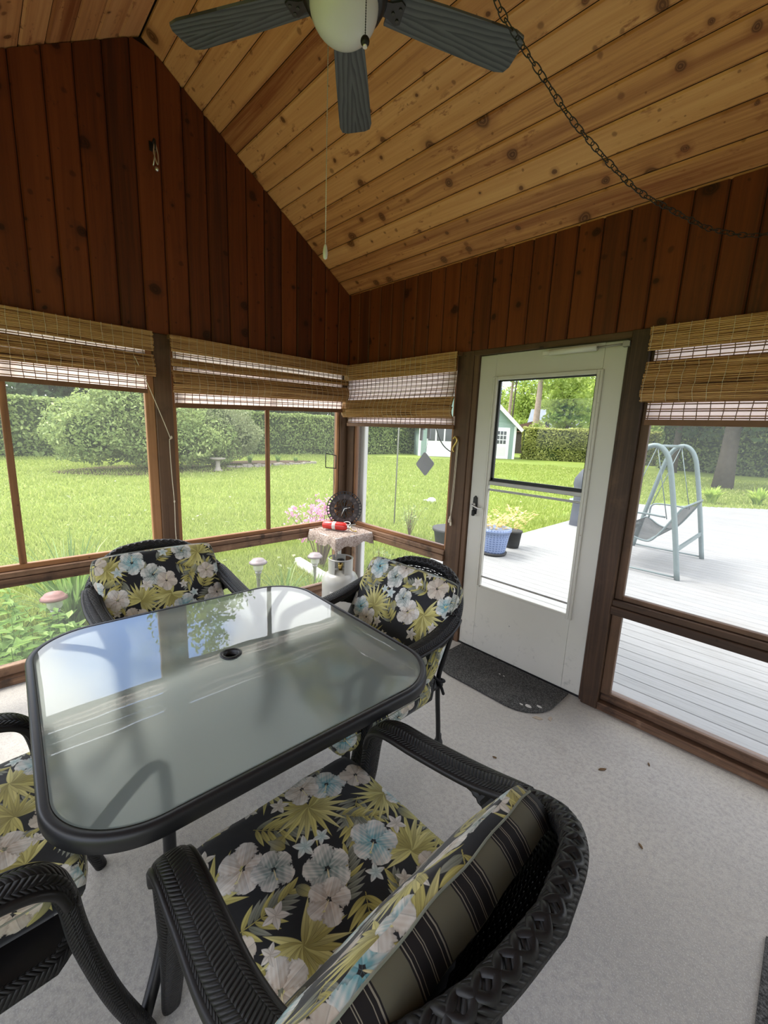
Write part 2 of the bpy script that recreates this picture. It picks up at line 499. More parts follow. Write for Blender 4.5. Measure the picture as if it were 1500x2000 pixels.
def make_screen(name, f, col, spec=0.0):
    n = NT(name)
    t = n.n('ShaderNodeBsdfTransparent')
    d = n.n('ShaderNodeBsdfDiffuse'); d.inputs[0].default_value = (*col, 1)
    tr = n.n('ShaderNodeBsdfTranslucent'); tr.inputs[0].default_value = (*col, 1)
    m1 = n.n('ShaderNodeMixShader', i_0=.5); n.l(d.outputs[0], m1.inputs[1]); n.l(tr.outputs[0], m1.inputs[2])
    # woven mesh: thread density wavers a little over the panel
    w = n.noise(n.obj(), 3.0, 3).outputs[0]
    fac = n.math('MULTIPLY', n.math('ADD', n.math('MULTIPLY', w, .5), .75), f)
    m2 = n.n('ShaderNodeMixShader'); n.l(fac, m2.inputs[0]); n.l(t.outputs[0], m2.inputs[1]); n.l(m1.outputs[0], m2.inputs[2])
    return n.done(m2)
M['screen'] = make_screen('screen', .13, (.46, .47, .45))
M['screen_grey'] = make_screen('screen_grey', .26, (.38, .39, .39))
def make_pane():
    n = NT('door_glass'); t = n.n('ShaderNodeBsdfTransparent'); t.inputs[0].default_value = (.97, .98, .97, 1)
    g = n.n('ShaderNodeBsdfGlossy'); g.inputs['Roughness'].default_value = .01
    fr = n.n('ShaderNodeFresnel'); fr.inputs[0].default_value = 1.3
    m = n.n('ShaderNodeMixShader'); n.l(fr.outputs[0], m.inputs[0]); n.l(t.outputs[0], m.inputs[1]); n.l(g.outputs[0], m.inputs[2])
    return n.done(m)
M['pane'] = make_pane()

def make_table_glass():
    """tempered patio glass, smooth above, pebbled below: sharp reflection, blurred view through"""
    n = NT('frosted_glass'); v = n.obj()
    rip = n.noise(v, 7, 1).outputs[0]
    bp = n.n('ShaderNodeBump'); bp.inputs['Strength'].default_value = .03; bp.inputs['Distance'].default_value = .01; n.l(rip, bp.inputs['Height'])
    gl = n.n('ShaderNodeBsdfGlossy'); gl.inputs['Roughness'].default_value = .012; n.l(bp.outputs[0], gl.inputs['Normal'])
    fr = n.n('ShaderNodeFresnel'); fr.inputs[0].default_value = 1.75
    rf = n.n('ShaderNodeBsdfRefraction'); rf.inputs['Color'].default_value = (.84, .94, .90, 1); rf.inputs['Roughness'].default_value = .42; rf.inputs['IOR'].default_value = 1.16
    tl = n.n('ShaderNodeBsdfTranslucent'); tl.inputs[0].default_value = (.76, .88, .84, 1)
    df = n.n('ShaderNodeBsdfDiffuse'); df.inputs[0].default_value = (.62, .73, .695, 1)
    m0 = n.n('ShaderNodeMixShader', i_0=.5); n.l(tl.outputs[0], m0.inputs[1]); n.l(df.outputs[0], m0.inputs[2])
    m1 = n.n('ShaderNodeMixShader', i_0=.40); n.l(rf.outputs[0], m1.inputs[1]); n.l(m0.outputs[0], m1.inputs[2])
    m2 = n.n('ShaderNodeMixShader'); n.l(fr.outputs[0], m2.inputs[0]); n.l(m1.outputs[0], m2.inputs[1]); n.l(gl.outputs[0], m2.inputs[2])
    return n.done(m2)
M['table_glass'] = make_table_glass()

def make_wicker():
    n = NT('wicker'); s = n.sep(n.uv())
    cw = .019; p = .0105
    k = n.math('DIVIDE', s[1], cw)
    fl = n.math('FLOOR', k)
    sg = n.math('SUBTRACT', n.math('MULTIPLY', n.math('MODULO', n.math('ABSOLUTE', fl), 2), 2), 1)
    fr = n.math('SUBTRACT', n.math('SUBTRACT', k, fl), .5)
    t = n.math('ADD', n.math('DIVIDE', s[0], p), n.math('MULTIPLY', n.math('MULTIPLY', fr, sg), 1.5))
    f = n.math('SUBTRACT', n.math('MULTIPLY', n.math('FRACT', t), 2), 1)
    h = n.math('SUBTRACT', 1, n.math('POWER', n.math('ABSOLUTE', f), 2.5))
    e = n.math('SUBTRACT', 1, n.math('POWER', n.math('ABSOLUTE', n.math('MULTIPLY', fr, 2)), 6))
    h = n.math('MULTIPLY', h, n.math('ADD', n.math('MULTIPLY', e, .6), .4))
    c = n.mix(n.smooth(h, .0, .6), (.003, .003, .003), (.016, .015, .015))  # shade in the gaps between strands is put into the colour
    return n.done(n.bsdf(c, .44, 0, .2, h, .9, .004))
M['wicker'] = make_wicker()
M['strand'] = plain('strand', (.012, .011, .011), .42, 0, .24, .2, 60)

# ---- printed cloth: tropical flowers and palm leaves on black, drawn here with arrays
def floral_image(N=1152):
    img = np.zeros((N, N, 3), np.float32); img[:] = lin((27, 27, 29))
    TAU = 2 * PI
    def petal(cx, cy, ang, L, W, c0, c1, kind='lance', edge=None, rib=True, curve=0.0):
        R = int(L * 1.1) + 3
        ix = np.arange(int(cx) - R, int(cx) + R + 1); iy = np.arange(int(cy) - R, int(cy) + R + 1)
        X, Y = np.meshgrid(ix - cx, iy - cy)
        a = X * math.cos(ang) + Y * math.sin(ang); b = -X * math.sin(ang) + Y * math.cos(ang)
        t = a / L
        b = b - curve * L * np.clip(t, 0, 1) ** 2
        tc = np.clip(t, 0, 1)
        if kind == 'lance': w = W * np.sin(PI * tc ** .75) ** .85
        elif kind == 'blade': w = W * (np.sin(PI * np.clip(tc ** .62, 0, 1))) * 1.0
        elif kind == 'hib':
            w = W * np.sqrt(np.clip(1 - ((tc - .56) / .46) ** 2, 0, 1)) * (.55 + .45 * np.clip(tc * 1.6, 0, 1)) * (1 + .09 * np.sin(a * .30 + 9 * ang) + .05 * np.sin(a * .71 + 3 * ang))
        else: w = W * np.sin(PI * np.clip(tc, 0, 1) ** 1.5) ** .7
        al = np.clip((w - np.abs(b)) / 1.6 + .5, 0, 1) * (t > 0) * (t < 1)
        q = np.abs(b) / np.maximum(w, .5)
        mixv = np.clip(tc * 1.1 - .05 + .16 * np.sin(b * (1.1 if kind != 'hib' else .42) + a * .02) + (0 if kind != 'hib' else .14 * np.sin(a * .16 + b * .11 + ang * 5)), 0, 1)[..., None]
        col = np.array(c0, np.float32) * (1 - mixv) + np.array(c1, np.float32) * mixv
        sh = 1 - .33 * np.clip((q - .72) / .28, 0, 1)
        if rib: sh = sh * (1 - .30 * np.exp(-(b / 1.5) ** 2))
        sh = sh * (1 + .10 * np.sign(b))
        col = col * sh[..., None]
        I = np.ix_(iy % N, ix % N)
        img[I] = img[I] * (1 - al[..., None]) + col * al[..., None]
    Y1, Y2, Y3 = lin((206, 196, 118)), lin((156, 146, 78)), lin((222, 214, 148))
    G1, G2 = lin((150, 152, 138)), lin((104, 106, 88))
    WH, CR, PK = lin((222, 218, 208)), lin((206, 196, 180)), lin((190, 174, 156))
    TQ, TL = lin((112, 166, 172)), lin((186, 208, 206))
    rs = random.Random(5)
    def fan(cx, cy, ang, L, n=19, spread=4.9):
        for i in range(n):
            a = ang - spread / 2 + spread * i / (n - 1)
            l = L * (.80 + .2 * math.cos((a - ang) * .75)) * rs.uniform(.9, 1.05)
            petal(cx, cy, a, l, L * .068, rs.choice((Y2, Y2, Y1)), rs.choice((Y1, Y3)), 'blade', curve=rs.uniform(-.05, .05))
    def frond(cx, cy, ang, L, c=None, n=9, side=1):
        for i in range(n):
            t = (i + .6) / n; px = cx + math.cos(ang + .25 * t) * L * t; py = cy + math.sin(ang + .25 * t) * L * t
            l = L * (.50 - .30 * abs(t - .35))
            for sgn in (-1, 1):
                g = rs.random() < (.75 if sgn == side else .3)
                petal(px, py, ang + .25 * t + sgn * (1.05 - .55 * t), l, L * .052, Y2 if g else G2, Y1 if g else G1, 'lance', curve=-sgn * .12)
        for k in range(30):
            t = k / 30; petal(cx + math.cos(ang + .25 * t) * L * t, cy + math.sin(ang + .25 * t) * L * t, ang + .3, L * .05, 2.2, Y2, Y2, 'lance', rib=False)
    def hib(cx, cy, L, kind, rot=0.0):
        c0, c1 = {'w': (PK, WH), 't': (TQ, WH), 'c': (PK, CR), 'm': (lin((120, 140, 134)), WH)}[kind]
        for i in (0, 2, 4, 1, 3):
            petal(cx, cy, rot + TAU * i / 5 + rs.uniform(-.12, .12), L * rs.uniform(.92, 1.08), L * .47, c0, c1, 'hib')
        petal(cx, cy, rot + .5, L * .55, L * .035, lin((214, 200, 150)), lin((230, 222, 190)), 'lance', rib=False)
        for k in range(7):
            petal(cx + math.cos(rot + .5) * L * .5 + rs.uniform(-4, 4), cy + math.sin(rot + .5) * L * .5 + rs.uniform(-4, 4), rs.uniform(0, 6), L * .06, 2, Y3, Y3, 'lance', rib=False)
    def star(cx, cy, L, c=None, rot=0.0):
        for i in range(5):
            petal(cx, cy, rot + TAU * i / 5, L, L * .27, c or CR, WH, 'lance')
    def leaf(cx, cy, ang, L, c0=None, c1=None):
        petal(cx, cy, ang, L, L * .27, c0 or G2, c1 or G1, 'lance')
    U = N / 16.0
    for (x, y, a, l) in ((2.2, 4.2, .6, 3.6), (9.2, 1.6, 2.3, 3.5), (6.2, 9.6, 1.0, 3.7), (13.0, 12.6, -2.0, 3.6), (12.6, 6.6, 2.9, 3.2), (3.4, 13.6, -.6, 3.3), (8.4, 13.4, .2, 3.0), (4.2, 4.6, 2.2, 2.8), (15.0, 8.2, 1.1, 3.0), (7.6, 9.2, -2.6, 2.9), (11.2, 13.4, 2.6, 2.8), (5.4, 12.6, -2.2, 2.7), (14.2, .6, 1.8, 2.8), (1.2, 14.4, .5, 2.6)):
        frond(x * U, y * U, a, l * U, side=rs.choice((-1, 1)))
    for (x, y, a, l) in ((5.4, 2.6, 1.2, 3.2), (13.2, 4.0, -1.3, 3.3), (10.3, 9.4, 1.6, 3.1), (2.2, 9.6, -2.5, 3.1), (14.6, 9.6, .9, 2.8), (6.6, 14.6, 2.4, 3.0), (.4, 5.2, .4, 2.7), (11.6, 14.2, -.8, 2.6)):
        fan(x * U, y * U, a, l * U)
    for (x, y, a, l) in ((7.9, 3.4, .4, 1.5), (8.3, 4.2, -1.1, 1.3), (.6, 6.8, 1.9, 1.6), (11.0, 12.0, .6, 1.5), (4.4, 6.9, -2.2, 1.5), (15.4, 13.2, 1.2, 1.4), (12.0, 15.2, 2.4, 1.6), (5.2, 11.9, .9, 1.4), (15.2, 1.2, -2.6, 1.5), (9.0, 6.6, 2.0, 1.3)):
        leaf(x * U, y * U, a, l * U, rs.choice((None, Y2)), rs.choice((None, Y1)))
    for (x, y, l, k, r) in ((3.3, 1.8, 1.45, 't', .3), (4.9, .9, 1.35, 'w', 1.0), (10.9, 3.6, 1.55, 'w', .2), (9.5, 4.9, 1.3, 'm', .8), (3.7, 7.6, 1.6, 't', .1), (7.0, 7.0, 1.55, 'm', .6), (8.0, 8.5, 1.3, 'w', 0), (13.6, 7.4, 1.5, 'c', .5), (.5, 12.6, 1.5, 'm', .2), (1.9, 11.5, 1.3, 'c', .9), (9.6, 11.9, 1.45, 't', .4), (12.1, 10.2, 1.35, 'w', .7), (14.4, 14.6, 1.55, 't', .9), (7.2, 11.9, 1.2, 'c', .2), (4.6, 15.2, 1.3, 'm', .3), (10.4, 15.0, 1.25, 'c', .1), (.9, 2.4, 1.2, 'c', .6), (15.5, 5.8, 1.2, 't', .2)):
        hib(x * U, y * U, l * U, k, r)
    for (x, y, l, r) in ((6.9, 1.0, .75, .2), (7.3, 4.9, .8, .5), (1.6, 7.6, .75, .9), (10.7, 7.2, .8, 0), (5.0, 9.2, .65, .4), (15.5, 11.4, .8, .7), (12.6, 13.6, .75, .3), (2.2, 15.4, .7, .1), (14.9, 3.0, .7, .6), (8.6, 15.8, .7, .8), (3.9, 10.6, .6, .2), (12.5, 1.4, .8, .4), (6.1, 5.1, .6, .9), (11.8, 8.6, .55, .1)):
        star(x * U, y * U, l * U, rs.choice((None, None, TL)), r)
    im = bpy.data.images.new('floral_print', N, N, float_buffer=True)
    im.colorspace_settings.name = 'Linear Rec.709'
    buf = np.ones((N, N, 4), np.float32); buf[..., :3] = np.clip(img * .80, 0, 1)
    im.pixels.foreach_set(buf.ravel()); im.update(); im.pack()
    return im
FLORAL = floral_image()
def make_floral():
    n = NT('floral_cloth'); mp = n.n('ShaderNodeMapping'); n.l(n.uv(), mp.inputs[0]); mp.inputs['Scale'].default_value = (1 / .62, 1 / .62, 1)
    im = n.n('ShaderNodeTexImage', image=FLORAL, extension='REPEAT'); n.l(mp.outputs[0], im.inputs[0])
    wv = n.noise(n.uv(), 900, 2).outputs[0]; wr = n.noise(n.obj(), 7, 3).outputs[0]
    p = n.bsdf(im.outputs[0], .72, 0, .25, n.math('ADD', n.math('MULTIPLY', wr, 1.0), n.math('MULTIPLY', wv, .03)), .35, .02)
    p.inputs['Sheen Weight'].default_value = .12
    return n.done(p)
M['floral'] = make_floral()
def make_stripe():
    n = NT('striped_cloth'); s = n.sep(n.uv())
    f = n.math('FRACT', n.math('DIVIDE', s[0], .115))
    K, O, T = (.014, .012, .012), (.115, .108, .072), (.24, .215, .165)
    x = n.n('ShaderNodeValToRGB'); x.color_ramp.interpolation = 'CONSTANT'; e = x.color_ramp.elements
    st = [(0, O), (.36, K), (.39, T), (.405, K), (.45, T), (.46, K), (.60, T), (.612, K), (.63, T), (.642, K), (.80, T), (.81, K), (.86, T), (.885, K), (.91, O)]
    while len(e) < len(st): e.new(.5)
    for k, (p_, c) in zip(e, st): k.position = p_; k.color = (*c, 1)
    n.l(f, x.inputs[0])
    return n.done(n.bsdf(x.outputs[0], .7, 0, .25, n.noise(n.uv(), 700, 2).outputs[0], .08, .002))
M['stripe'] = make_stripe()
# ------------------------------------------------------------------ the room
# x runs along the door wall, y = 0 is the door wall's inner face, x = 0 the gable wall
YB = -3.36          # far side wall (behind the left chair)
XE = 4.55           # house wall, behind the camera
ZH = 2.07           # underside of the panelling
RY, RZ, EZ = -1.543, 3.641, 2.647
SL = (RZ - EZ) / -RY
def roof_z(y): return RZ - SL * abs(y - RY)

fl = MB()
fl.box((-.14, YB - .14, -.28), (XE + .1, .14, 0), .5)
struct(fl.build('floor', M['concrete']))

def planks_wall(name, along, lo, hi, z0, ztop, depth, side, width=.135, mats=None):
    """vertical tongue and groove boards; along 'y' (wall at x) or 'x' (wall at y)"""
    mb = MB(); a = lo
    while a < hi - .02:
        b = min(a + width, hi); r = random.random(); g = .0022
        # board as a prism with chamfered long edges, sloped top
        def P(t, z, d):
            return Vector((d, t, z)) if along == 'y' else Vector((t, d, z))
        c = .008
        d0, d1 = depth, depth + side * .0
        ins, outs = depth, depth - side * .02
        prof = [(a + g, ins - side * c), (a + g + c, ins), (b - g - c, ins), (b - g, ins - side * c)]
        rows = []
        mids = [t for t in ([RY] if along == 'y' and a < RY < b else [])]
        base = len(mb.V)
        for (t, d) in prof:
            mb.V.append(P(t, z0, d)); mb.V.append(P(t, ztop(t), d))
        for i in range(3):
            q = [base + 2 * i, base + 2 * i + 2, base + 2 * i + 3, base + 2 * i + 1]
            uv = [(mb.V[k].z, (mb.V[k].y if along == 'y' else mb.V[k].x)) for k in q]
            mb.face(q, uv, r)
        for s in (0, 1):   # bottom / top closing strips back to the backing
            t0, t1 = prof[0][0], prof[-1][0]
            zz0, zz1 = (z0, z0) if s == 0 else (ztop(t0), ztop(t1))
            k = len(mb.V)
            mb.V += [P(t0, zz0, ins - side * c), P(t1, zz1, ins - side * c), P(t1, zz1, outs), P(t0, zz0, outs)]
            mb.face((k, k + 1, k + 2, k + 3), [(0, t0), (0, t1), (.02, t1), (.02, t0)], r)
        a = b
    # dark backing behind the grooves
    k = len(mb.V); d = depth - side * .008
    def P2(t, z, dd): return Vector((dd, t, z)) if along == 'y' else Vector((t, dd, z))
    if along == 'y':
        pts = [(lo, z0), (hi, z0), (hi, ztop(hi)), (RY, ztop(RY)), (lo, ztop(lo))]
    else:
        pts = [(lo, z0), (hi, z0), (hi, ztop(hi)), (lo, ztop(lo))]
    for (t, z) in pts: mb.V.append(P2(t, z, d))
    mb.face(list(range(k, k + len(pts))), [(0, 0)] * len(pts), .5, 1)
    k = len(mb.V); d = depth - side * .10
    for (t, z) in pts: mb.V.append(P2(t, z, d))
    mb.face(list(range(k, k + len(pts))), [(0, 0)] * len(pts), .5, 2)
    # underside of the header
    k = len(mb.V)
    mb.V += [P2(lo, z0, depth - side * .005), P2(hi, z0, depth - side * .005), P2(hi, z0, depth - side * .10), P2(lo, z0, depth - side * .10)]
    mb.face((k, k + 1, k + 2, k + 3), [(0, 0)] * 4, .5, 0)
    return struct(mb.build(name, mats or [M['wall_pine'], M['dark_gap'], M['soffit']]))

planks_wall('wall_left', 'y', YB, 0.0, ZH, lambda t: roof_z(t) - .004, 0.0, 1)
planks_wall('wall_right', 'x', 0.0, XE, ZH, lambda t: EZ - .004, 0.0, -1, .128)
planks_wall('wall_far_side', 'x', 0.0, XE, ZH, lambda t: roof_z(YB) - .004, YB, 1)

# house wall behind the camera: pale lap siding
mb = MB(); z = 0
while z < 3.6:
    h = .11
    mb.prism([(XE + .012, z), (XE, z + .001), (XE + .016, z + h), (XE + .03, z + h)], YB, 0.14, 'xz')
    z += h
struct(mb.build('wall_house', M['soffit']))

# board ceiling, two slopes, boards parallel to the ridge
def ceiling():
    mb = MB()
    for side in (1, -1):
        dy = 1.0 * side
        Lmax = math.hypot(RY, RZ - EZ) + (.14 if side > 0 else .42)
        ux = Vector((0, dy, -SL)).normalized()            # down the slope
        nn = Vector((0, -SL * side, -1)).normalized()     # into the room
        s = 0; W = .131
        while s < Lmax:
            e = min(s + W, Lmax); x0 = -.12
            bx = random.uniform(-2.2, 0)
            cuts = [x0]
            t = x0 + random.uniform(1.2, 3.6)
            cuts.append(XE + .14)
            for c0, c1 in zip(cuts, cuts[1:]):
                r = random.random(); c = .008; g = .0016
                def P(x, q, d):
                    return Vector((x, RY, RZ)) + ux * q + nn * d
                pr = [(s + g, -c), (s + g + c, 0), (e - g - c, 0), (e - g, -c)]
                k = len(mb.V)
                for (q, d) in pr:
                    mb.V.append(P(c0 + .0006, q, d)); mb.V.append(P(c1 - .0006, q, d))
                for i in range(3):
                    f = [k + 2 * i, k + 2 * i + 1, k + 2 * i + 3, k + 2 * i + 2]
                    uv = [(c0, pr[i][0]), (c1, pr[i][0]), (c1, pr[i + 1][0]), (c0, pr[i + 1][0])]
                    if side > 0: f = f[::-1]; uv = uv[::-1]
                    mb.face(f, uv, r)
            s = e
        k = len(mb.V)
        def P(x, q, d): return Vector((x, RY, RZ)) + ux * q + nn * d
        for dd, mi in ((-.008, 1), (-.16, 2)):
            k = len(mb.V)
            mb.V += [P(-.14, -.02, dd), P(XE + .16, -.02, dd), P(XE + .16, Lmax + .4, dd), P(-.14, Lmax + .4, dd)]
            mb.face((k, k + 1, k + 2, k + 3), [(0, 0)] * 4, .5, mi)
    return struct(mb.build('ceiling', [M['ceiling_pine'], M['dark_gap'], M['soffit']]))
ceiling()

# quarter round in the gable corner and against the slope
mb = MB()
mb.box((-.012, -.012, ZH), (.006, .012, EZ), None, 0, None, .004); mb.box((-.10, .0, ZH), (.0, .10, EZ))  # second box: unseen block added to keep light from leaking through the corner
struct(mb.build('trim_1', M['wall_pine']))

# posts -----------------------------------------------------------------
def post(name, lo, hi, mat='post_wood'):
    mb = MB(); mb.box(lo, hi, None, 0, None, .004); return struct(mb.build(name, M[mat]))
post('trim_2', (-.10, -1.578, 0), (-.004, -1.474, ZH))                  # between the two left windows
mb = MB(); mb.box((-.10, -.075, 0), (-.004, .10, ZH), None, 0, None, .004); mb.box((-.004, .004, 0), (.085, .10, ZH), None, 0, None, .004)
struct(mb.build('trim_3', M['post_wood']))                                # corner post, L shaped
post('trim_4', (1.185, -.002, 0), (1.315, .10, ZH))                      # door, latch side
post('trim_5', (2.262, -.016, 0), (2.352, .10, ZH))                      # door, hinge side
post('trim_6', (-.10, -3.20, 0), (-.004, -3.06, ZH))
post('trim_7', (-.10, YB - .10, 0), (.05, YB, ZH))
post('trim_8', (3.56, -.004, 0), (3.66, .10, ZH))
post('trim_9', (1.5, YB - .1, 0), (1.6, YB, ZH))
post('trim_10', (3.0, YB - .1, 0), (3.1, YB, ZH))
mb = MB()                                                                # door casing, side pieces and head
mb.box((1.315, .006, 0), (1.352, .10, 2.045), None, 0, None, .003)
mb.box((2.243, .006, 0), (2.262, .10, 2.045), None, 0, None, .003)
mb.box((1.315, -.002, 2.036), (2.262, .10, ZH), None, 0, None, .003)
struct(mb.build('trim_11', M['post_wood']))

# rails and sills: stacked boards running along each wall ------------------
def rail(name, axis, a0, a1, mat='rail_wood', inner=1, at=0.0, ends=()):
    """middle rail (two boards) as one trim piece"""
    mb = MB()
    def B(z0, z1, d0, d1, r=None):
        if axis == 'y':
            lo, hi = (at - d1 * 1.0, a0, z0), (at + d0, a1, z1)
        else:
            lo, hi = (a0, at - d0 * inner, z0), (a1, at + d1 * inner, z1)
            lo, hi = (a0, min(lo[1], hi[1]), z0), (a1, max(lo[1], hi[1]), z1)
        mb.box(lo, hi, r, 0, None, .003)
    B(.588, .634, .022, .09)
    B(.636, .668, .012, .09)
    return struct(mb.build(name, M[mat]))
def sill(name, axis, a0, a1, mat='rail_wood', inner=1, at=0.0):
    mb = MB()
    def B(z0, z1, d0, d1):
        if axis == 'y': mb.box((at - d1, a0, z0), (at + d0, a1, z1), None, 0, None, .003)
        else:
            y0, y1 = at - d0 * inner, at + d1 * inner
            mb.box((a0, min(y0, y1), z0), (a1, max(y0, y1), z1), None, 0, None, .003)
    B(0, .045, .012, .09); B(.046, .092, -.030, .10)
    return struct(mb.build(name, M[mat]))
def sash(name, axis, a0, a1, z0, z1, mull=(), mat='sash_wood', inner=1, at=0.0, w=.026, screen='screen', z_rail=.03, wtop=.03):
    """frame, mullions (one mesh) and the screen panel behind as a child"""
    mb = MB(); D0, D1 = -.018, .052
    def B(p0, p1, q0, q1, d0=D0, d1=D1):
        if axis == 'y': mb.box((at - d1, p0, q0), (at - d0 * -1 if False else at + d0, p1, q1), None, 0, None, .003)
        else:
            y0, y1 = at - d0 * inner, at + d1 * inner
            mb.box((p0, min(y0, y1), q0), (p1, max(y0, y1), q1), None, 0, None, .003)
    B(a0, a0 + w, z0, z1); B(a1 - w, a1, z0, z1)
    B(a0 + w, a1 - w, z0, z0 + z_rail); B(a0 + w, a1 - w, z1 - wtop, z1)
    for m in mull: B(m - .017, m + .017, z0 + z_rail, z1 - wtop, D0 - .004, D1 - .01)
    o = struct(mb.build(name, M[mat]))
    s = MB(); d = .040
    if axis == 'y': s.box((at - d - .001, a0 + w - .004, z0 + z_rail - .004), (at - d, a1 - w + .004, z1 - wtop + .004))
    else:
        y0, y1 = at + d * inner, at + (d + .001) * inner
        s.box((a0 + w - .004, min(y0, y1), z0 + z_rail - .004), (a1 - w + .004, max(y0, y1), z1 - wtop + .004))
    # a single sheet: keep only one big face so light crosses it once
    big = [f for f in range(6)]
    def area(f):
        p = [s.V[i] for i in s.F[f]]; return (p[1] - p[0]).cross(p[2] - p[0]).length
    k = max(big, key=area)
    s2 = MB(); s2.V = [s.V[i] for i in s.F[k]]; s2.face((0, 1, 2, 3), s.UV[k])
    struct(s2.build('window_screen', M[screen], o))
    return o

# left (gable) wall
rail('trim_12', 'y', -1.474, -.075); rail('trim_13', 'y', -3.06, -1.578)
sill('trim_14', 'y', -1.474, -.075); sill('trim_15', 'y', -3.06, -1.578)
sash('window_1', 'y', -1.474, -.075, .669, ZH, (-.776,))
sash('window_2', 'y', -3.06, -1.578, .669, ZH, (-2.312,), w=.055)
sash('window_3', 'y', -1.474, -.075, .093, .587, (), z_rail=.014, wtop=.012, mat='rail_wood')
sash('window_4', 'y', -3.06, -1.578, .093, .587, (), z_rail=.014, wtop=.012, mat='rail_wood')
# door wall
rail('trim_16', 'x', .085, 1.185, inner=1); sill('trim_17', 'x', .085, 1.185)
sash('window_5', 'x', .085, 1.185, .669, ZH, ())
sash('window_6', 'x', .085, 1.185, .093, .587, (), z_rail=.014, wtop=.012, mat='rail_wood')
rail('trim_18', 'x', 2.352, 3.56, mat='post_wood'); sill('trim_19', 'x', 2.352, 3.56)
sash('window_7', 'x', 2.352, 3.56, .669, ZH, (), mat='post_wood', screen='screen_grey', w=.04, z_rail=.024)
sash('window_8', 'x', 2.352, 3.56, .093, .587, (), z_rail=.014, wtop=.012, mat='post_wood', screen='screen_grey', w=.05)
rail('trim_20', 'x', 3.66, XE, mat='post_wood'); sill('trim_21', 'x', 3.66, XE)
# far side wall, out of view beside the left chair
for i, (a, b) in enumerate(((.05, 1.5), (1.6, 3.0), (3.1, XE))):
    rail(f'trim_{22 + i * 2}', 'x', a, b, inner=-1, at=YB); sill(f'trim_{23 + i * 2}', 'x', a, b, inner=-1, at=YB)

# ---- storm door ----------------------------------------------------------
mb = MB(); y0, y1 = .022, .056
X0, X1, DT = 1.356, 2.240, 2.032
gx0, gx1, gz0, gz1 = 1.478, 2.128, .488, 1.885
mb.box((X0, y0, .008), (gx0, y1, DT), .5, 0, None, .003)
mb.box((gx1, y0, .008), (X1, y1, DT), .5, 0, None, .003)
mb.box((gx0, y0, .008), (gx1, y1, gz0), .5)
mb.box((gx0, y0, gz1), (gx1, y1, DT), .5)
door = struct(mb.build('door_1', M['door_paint']))
door['label'] = 'white storm door with glass panel between dark wooden posts'
mb = MB()   # raised moulding round the glass
w = .034
for (a, b, c, d) in ((gx0 - .012, gx0 + w - .012, gz0 - .012, gz1 + .012), (gx1 - w + .012, gx1 + .012, gz0 - .03, gz1 + .012)):
    mb.box((a, y0 - .013, c), (b, y0 + .01, d), .5, 0, None, .004)
    mb.box((a + .010, y0 - .018, c + .01), (a + .018, y0 - .012, d - .01), .5)
mb.box((gx0 + w - .012, y0 - .013, gz1 - w + .022), (gx1 - w + .012, y0 + .01, gz1 + .012), .5, 0, None, .004)
mb.box((gx0 + w - .012, y0 - .009, gz0 - .012), (gx1 - w + .012, y0 + .01, gz0 + .004), .5, 0, None, .003)
for zz in (.62, .98, 1.36, 1.72):
    mb.ball((gx1 + .004, y0 - .014, zz), .004, 8); mb.ball((gx0 - .004, y0 - .014, zz + .05), .004, 8)
mb.build('glass_moulding', M['white_paint'], door)
mb = MB()   # upper sash: black frame
a, b, c, d = gx0 + .022, gx1 - .022, 1.232, gz1 - .012
mb.box((a, y0 + .006, c), (a + .017, y0 + .022, d), .5); mb.box((b - .009, y0 + .006, c), (b, y0 + .022, d), .5)
mb.box((a, y0 + .006, c - .006), (b, y0 + .022, c + .014), .5); mb.box((a, y0 + .006, d - .008), (b, y0 + .022, d), .5)
up = mb.build('upper_sash', M['black_metal'], door)
mb = MB(); mb.V = [Vector(p) for p in ((a, y0 + .014, c), (b, y0 + .014, c), (b, y0 + .014, d), (a, y0 + .014, d))]; mb.face((0, 1, 2, 3), [(0, 0)] * 4)
mb.build('pane', M['pane'], up)
mb = MB()   # lower sash rails
mb.box((a - .012, y0 - .008, 1.200), (b + .012, y0 + .018, 1.226), .5, 0, None, .003)
mb.box((a - .012, y0 - .002, 1.160), (b + .012, y0 + .012, 1.174), .5, 0, None, .003)
mb.box((a - .012, y0 - .002, .548), (b + .012, y0 + .012, .560), .5, 0, None, .003)
mb.box((a - .016, y0 - .006, gz0 + .004), (a - .002, y0 + .014, 1.2), .5); mb.box((b + .002, y0 - .006, gz0 + .004), (b + .014, y0 + .014, 1.2), .5)
lo = mb.build('lower_sash', M['aluminium'], door)
mb = MB(); mb.V = [Vector(p) for p in ((a, y0 + .026, gz0), (b, y0 + .026, gz0), (b, y0 + .026, 1.2), (a, y0 + .026, 1.2))]; mb.face((0, 1, 2, 3), [(0, 0)] * 4)
mb.build('pane', M['pane'], lo)
mb = MB()   # latch
mb.prism([(1.392, .985), (1.418, .985), (1.421, 1.05), (1.418, 1.098), (1.405, 1.112), (1.392, 1.098), (1.389, 1.05)], y0 - .012, y0, 'xz')
mb.box((1.394, y0 - .03, .972), (1.414, y0 - .01, 1.012), .5, 0, None, .004)
h = mb.build('door_handle', M['black_metal'], door)
mb = MB(); mb.tube(catmull([(1.405, y0 - .012, 1.052), (1.405, y0 - .045, 1.052), (1.43, y0 - .055, 1.046), (1.462, y0 - .052, 1.036), (1.485, y0 - .048, 1.038)], 5), .0055, 8)
mb.ball((1.405, y0 - .018, 1.053), .012, 10)
mb.build('lever', M['silver'], h)
mb = MB()   # closer tube
mb.tube([(1.84, y0 - .034, 2.004), (2.10, y0 - .034, 2.004)], .0165, 14)
mb.box((1.795, y0 - .03, 1.994), (1.845, y0, 2.012), .5)
cl = mb.build('door_closer', M['white_plastic'], door)
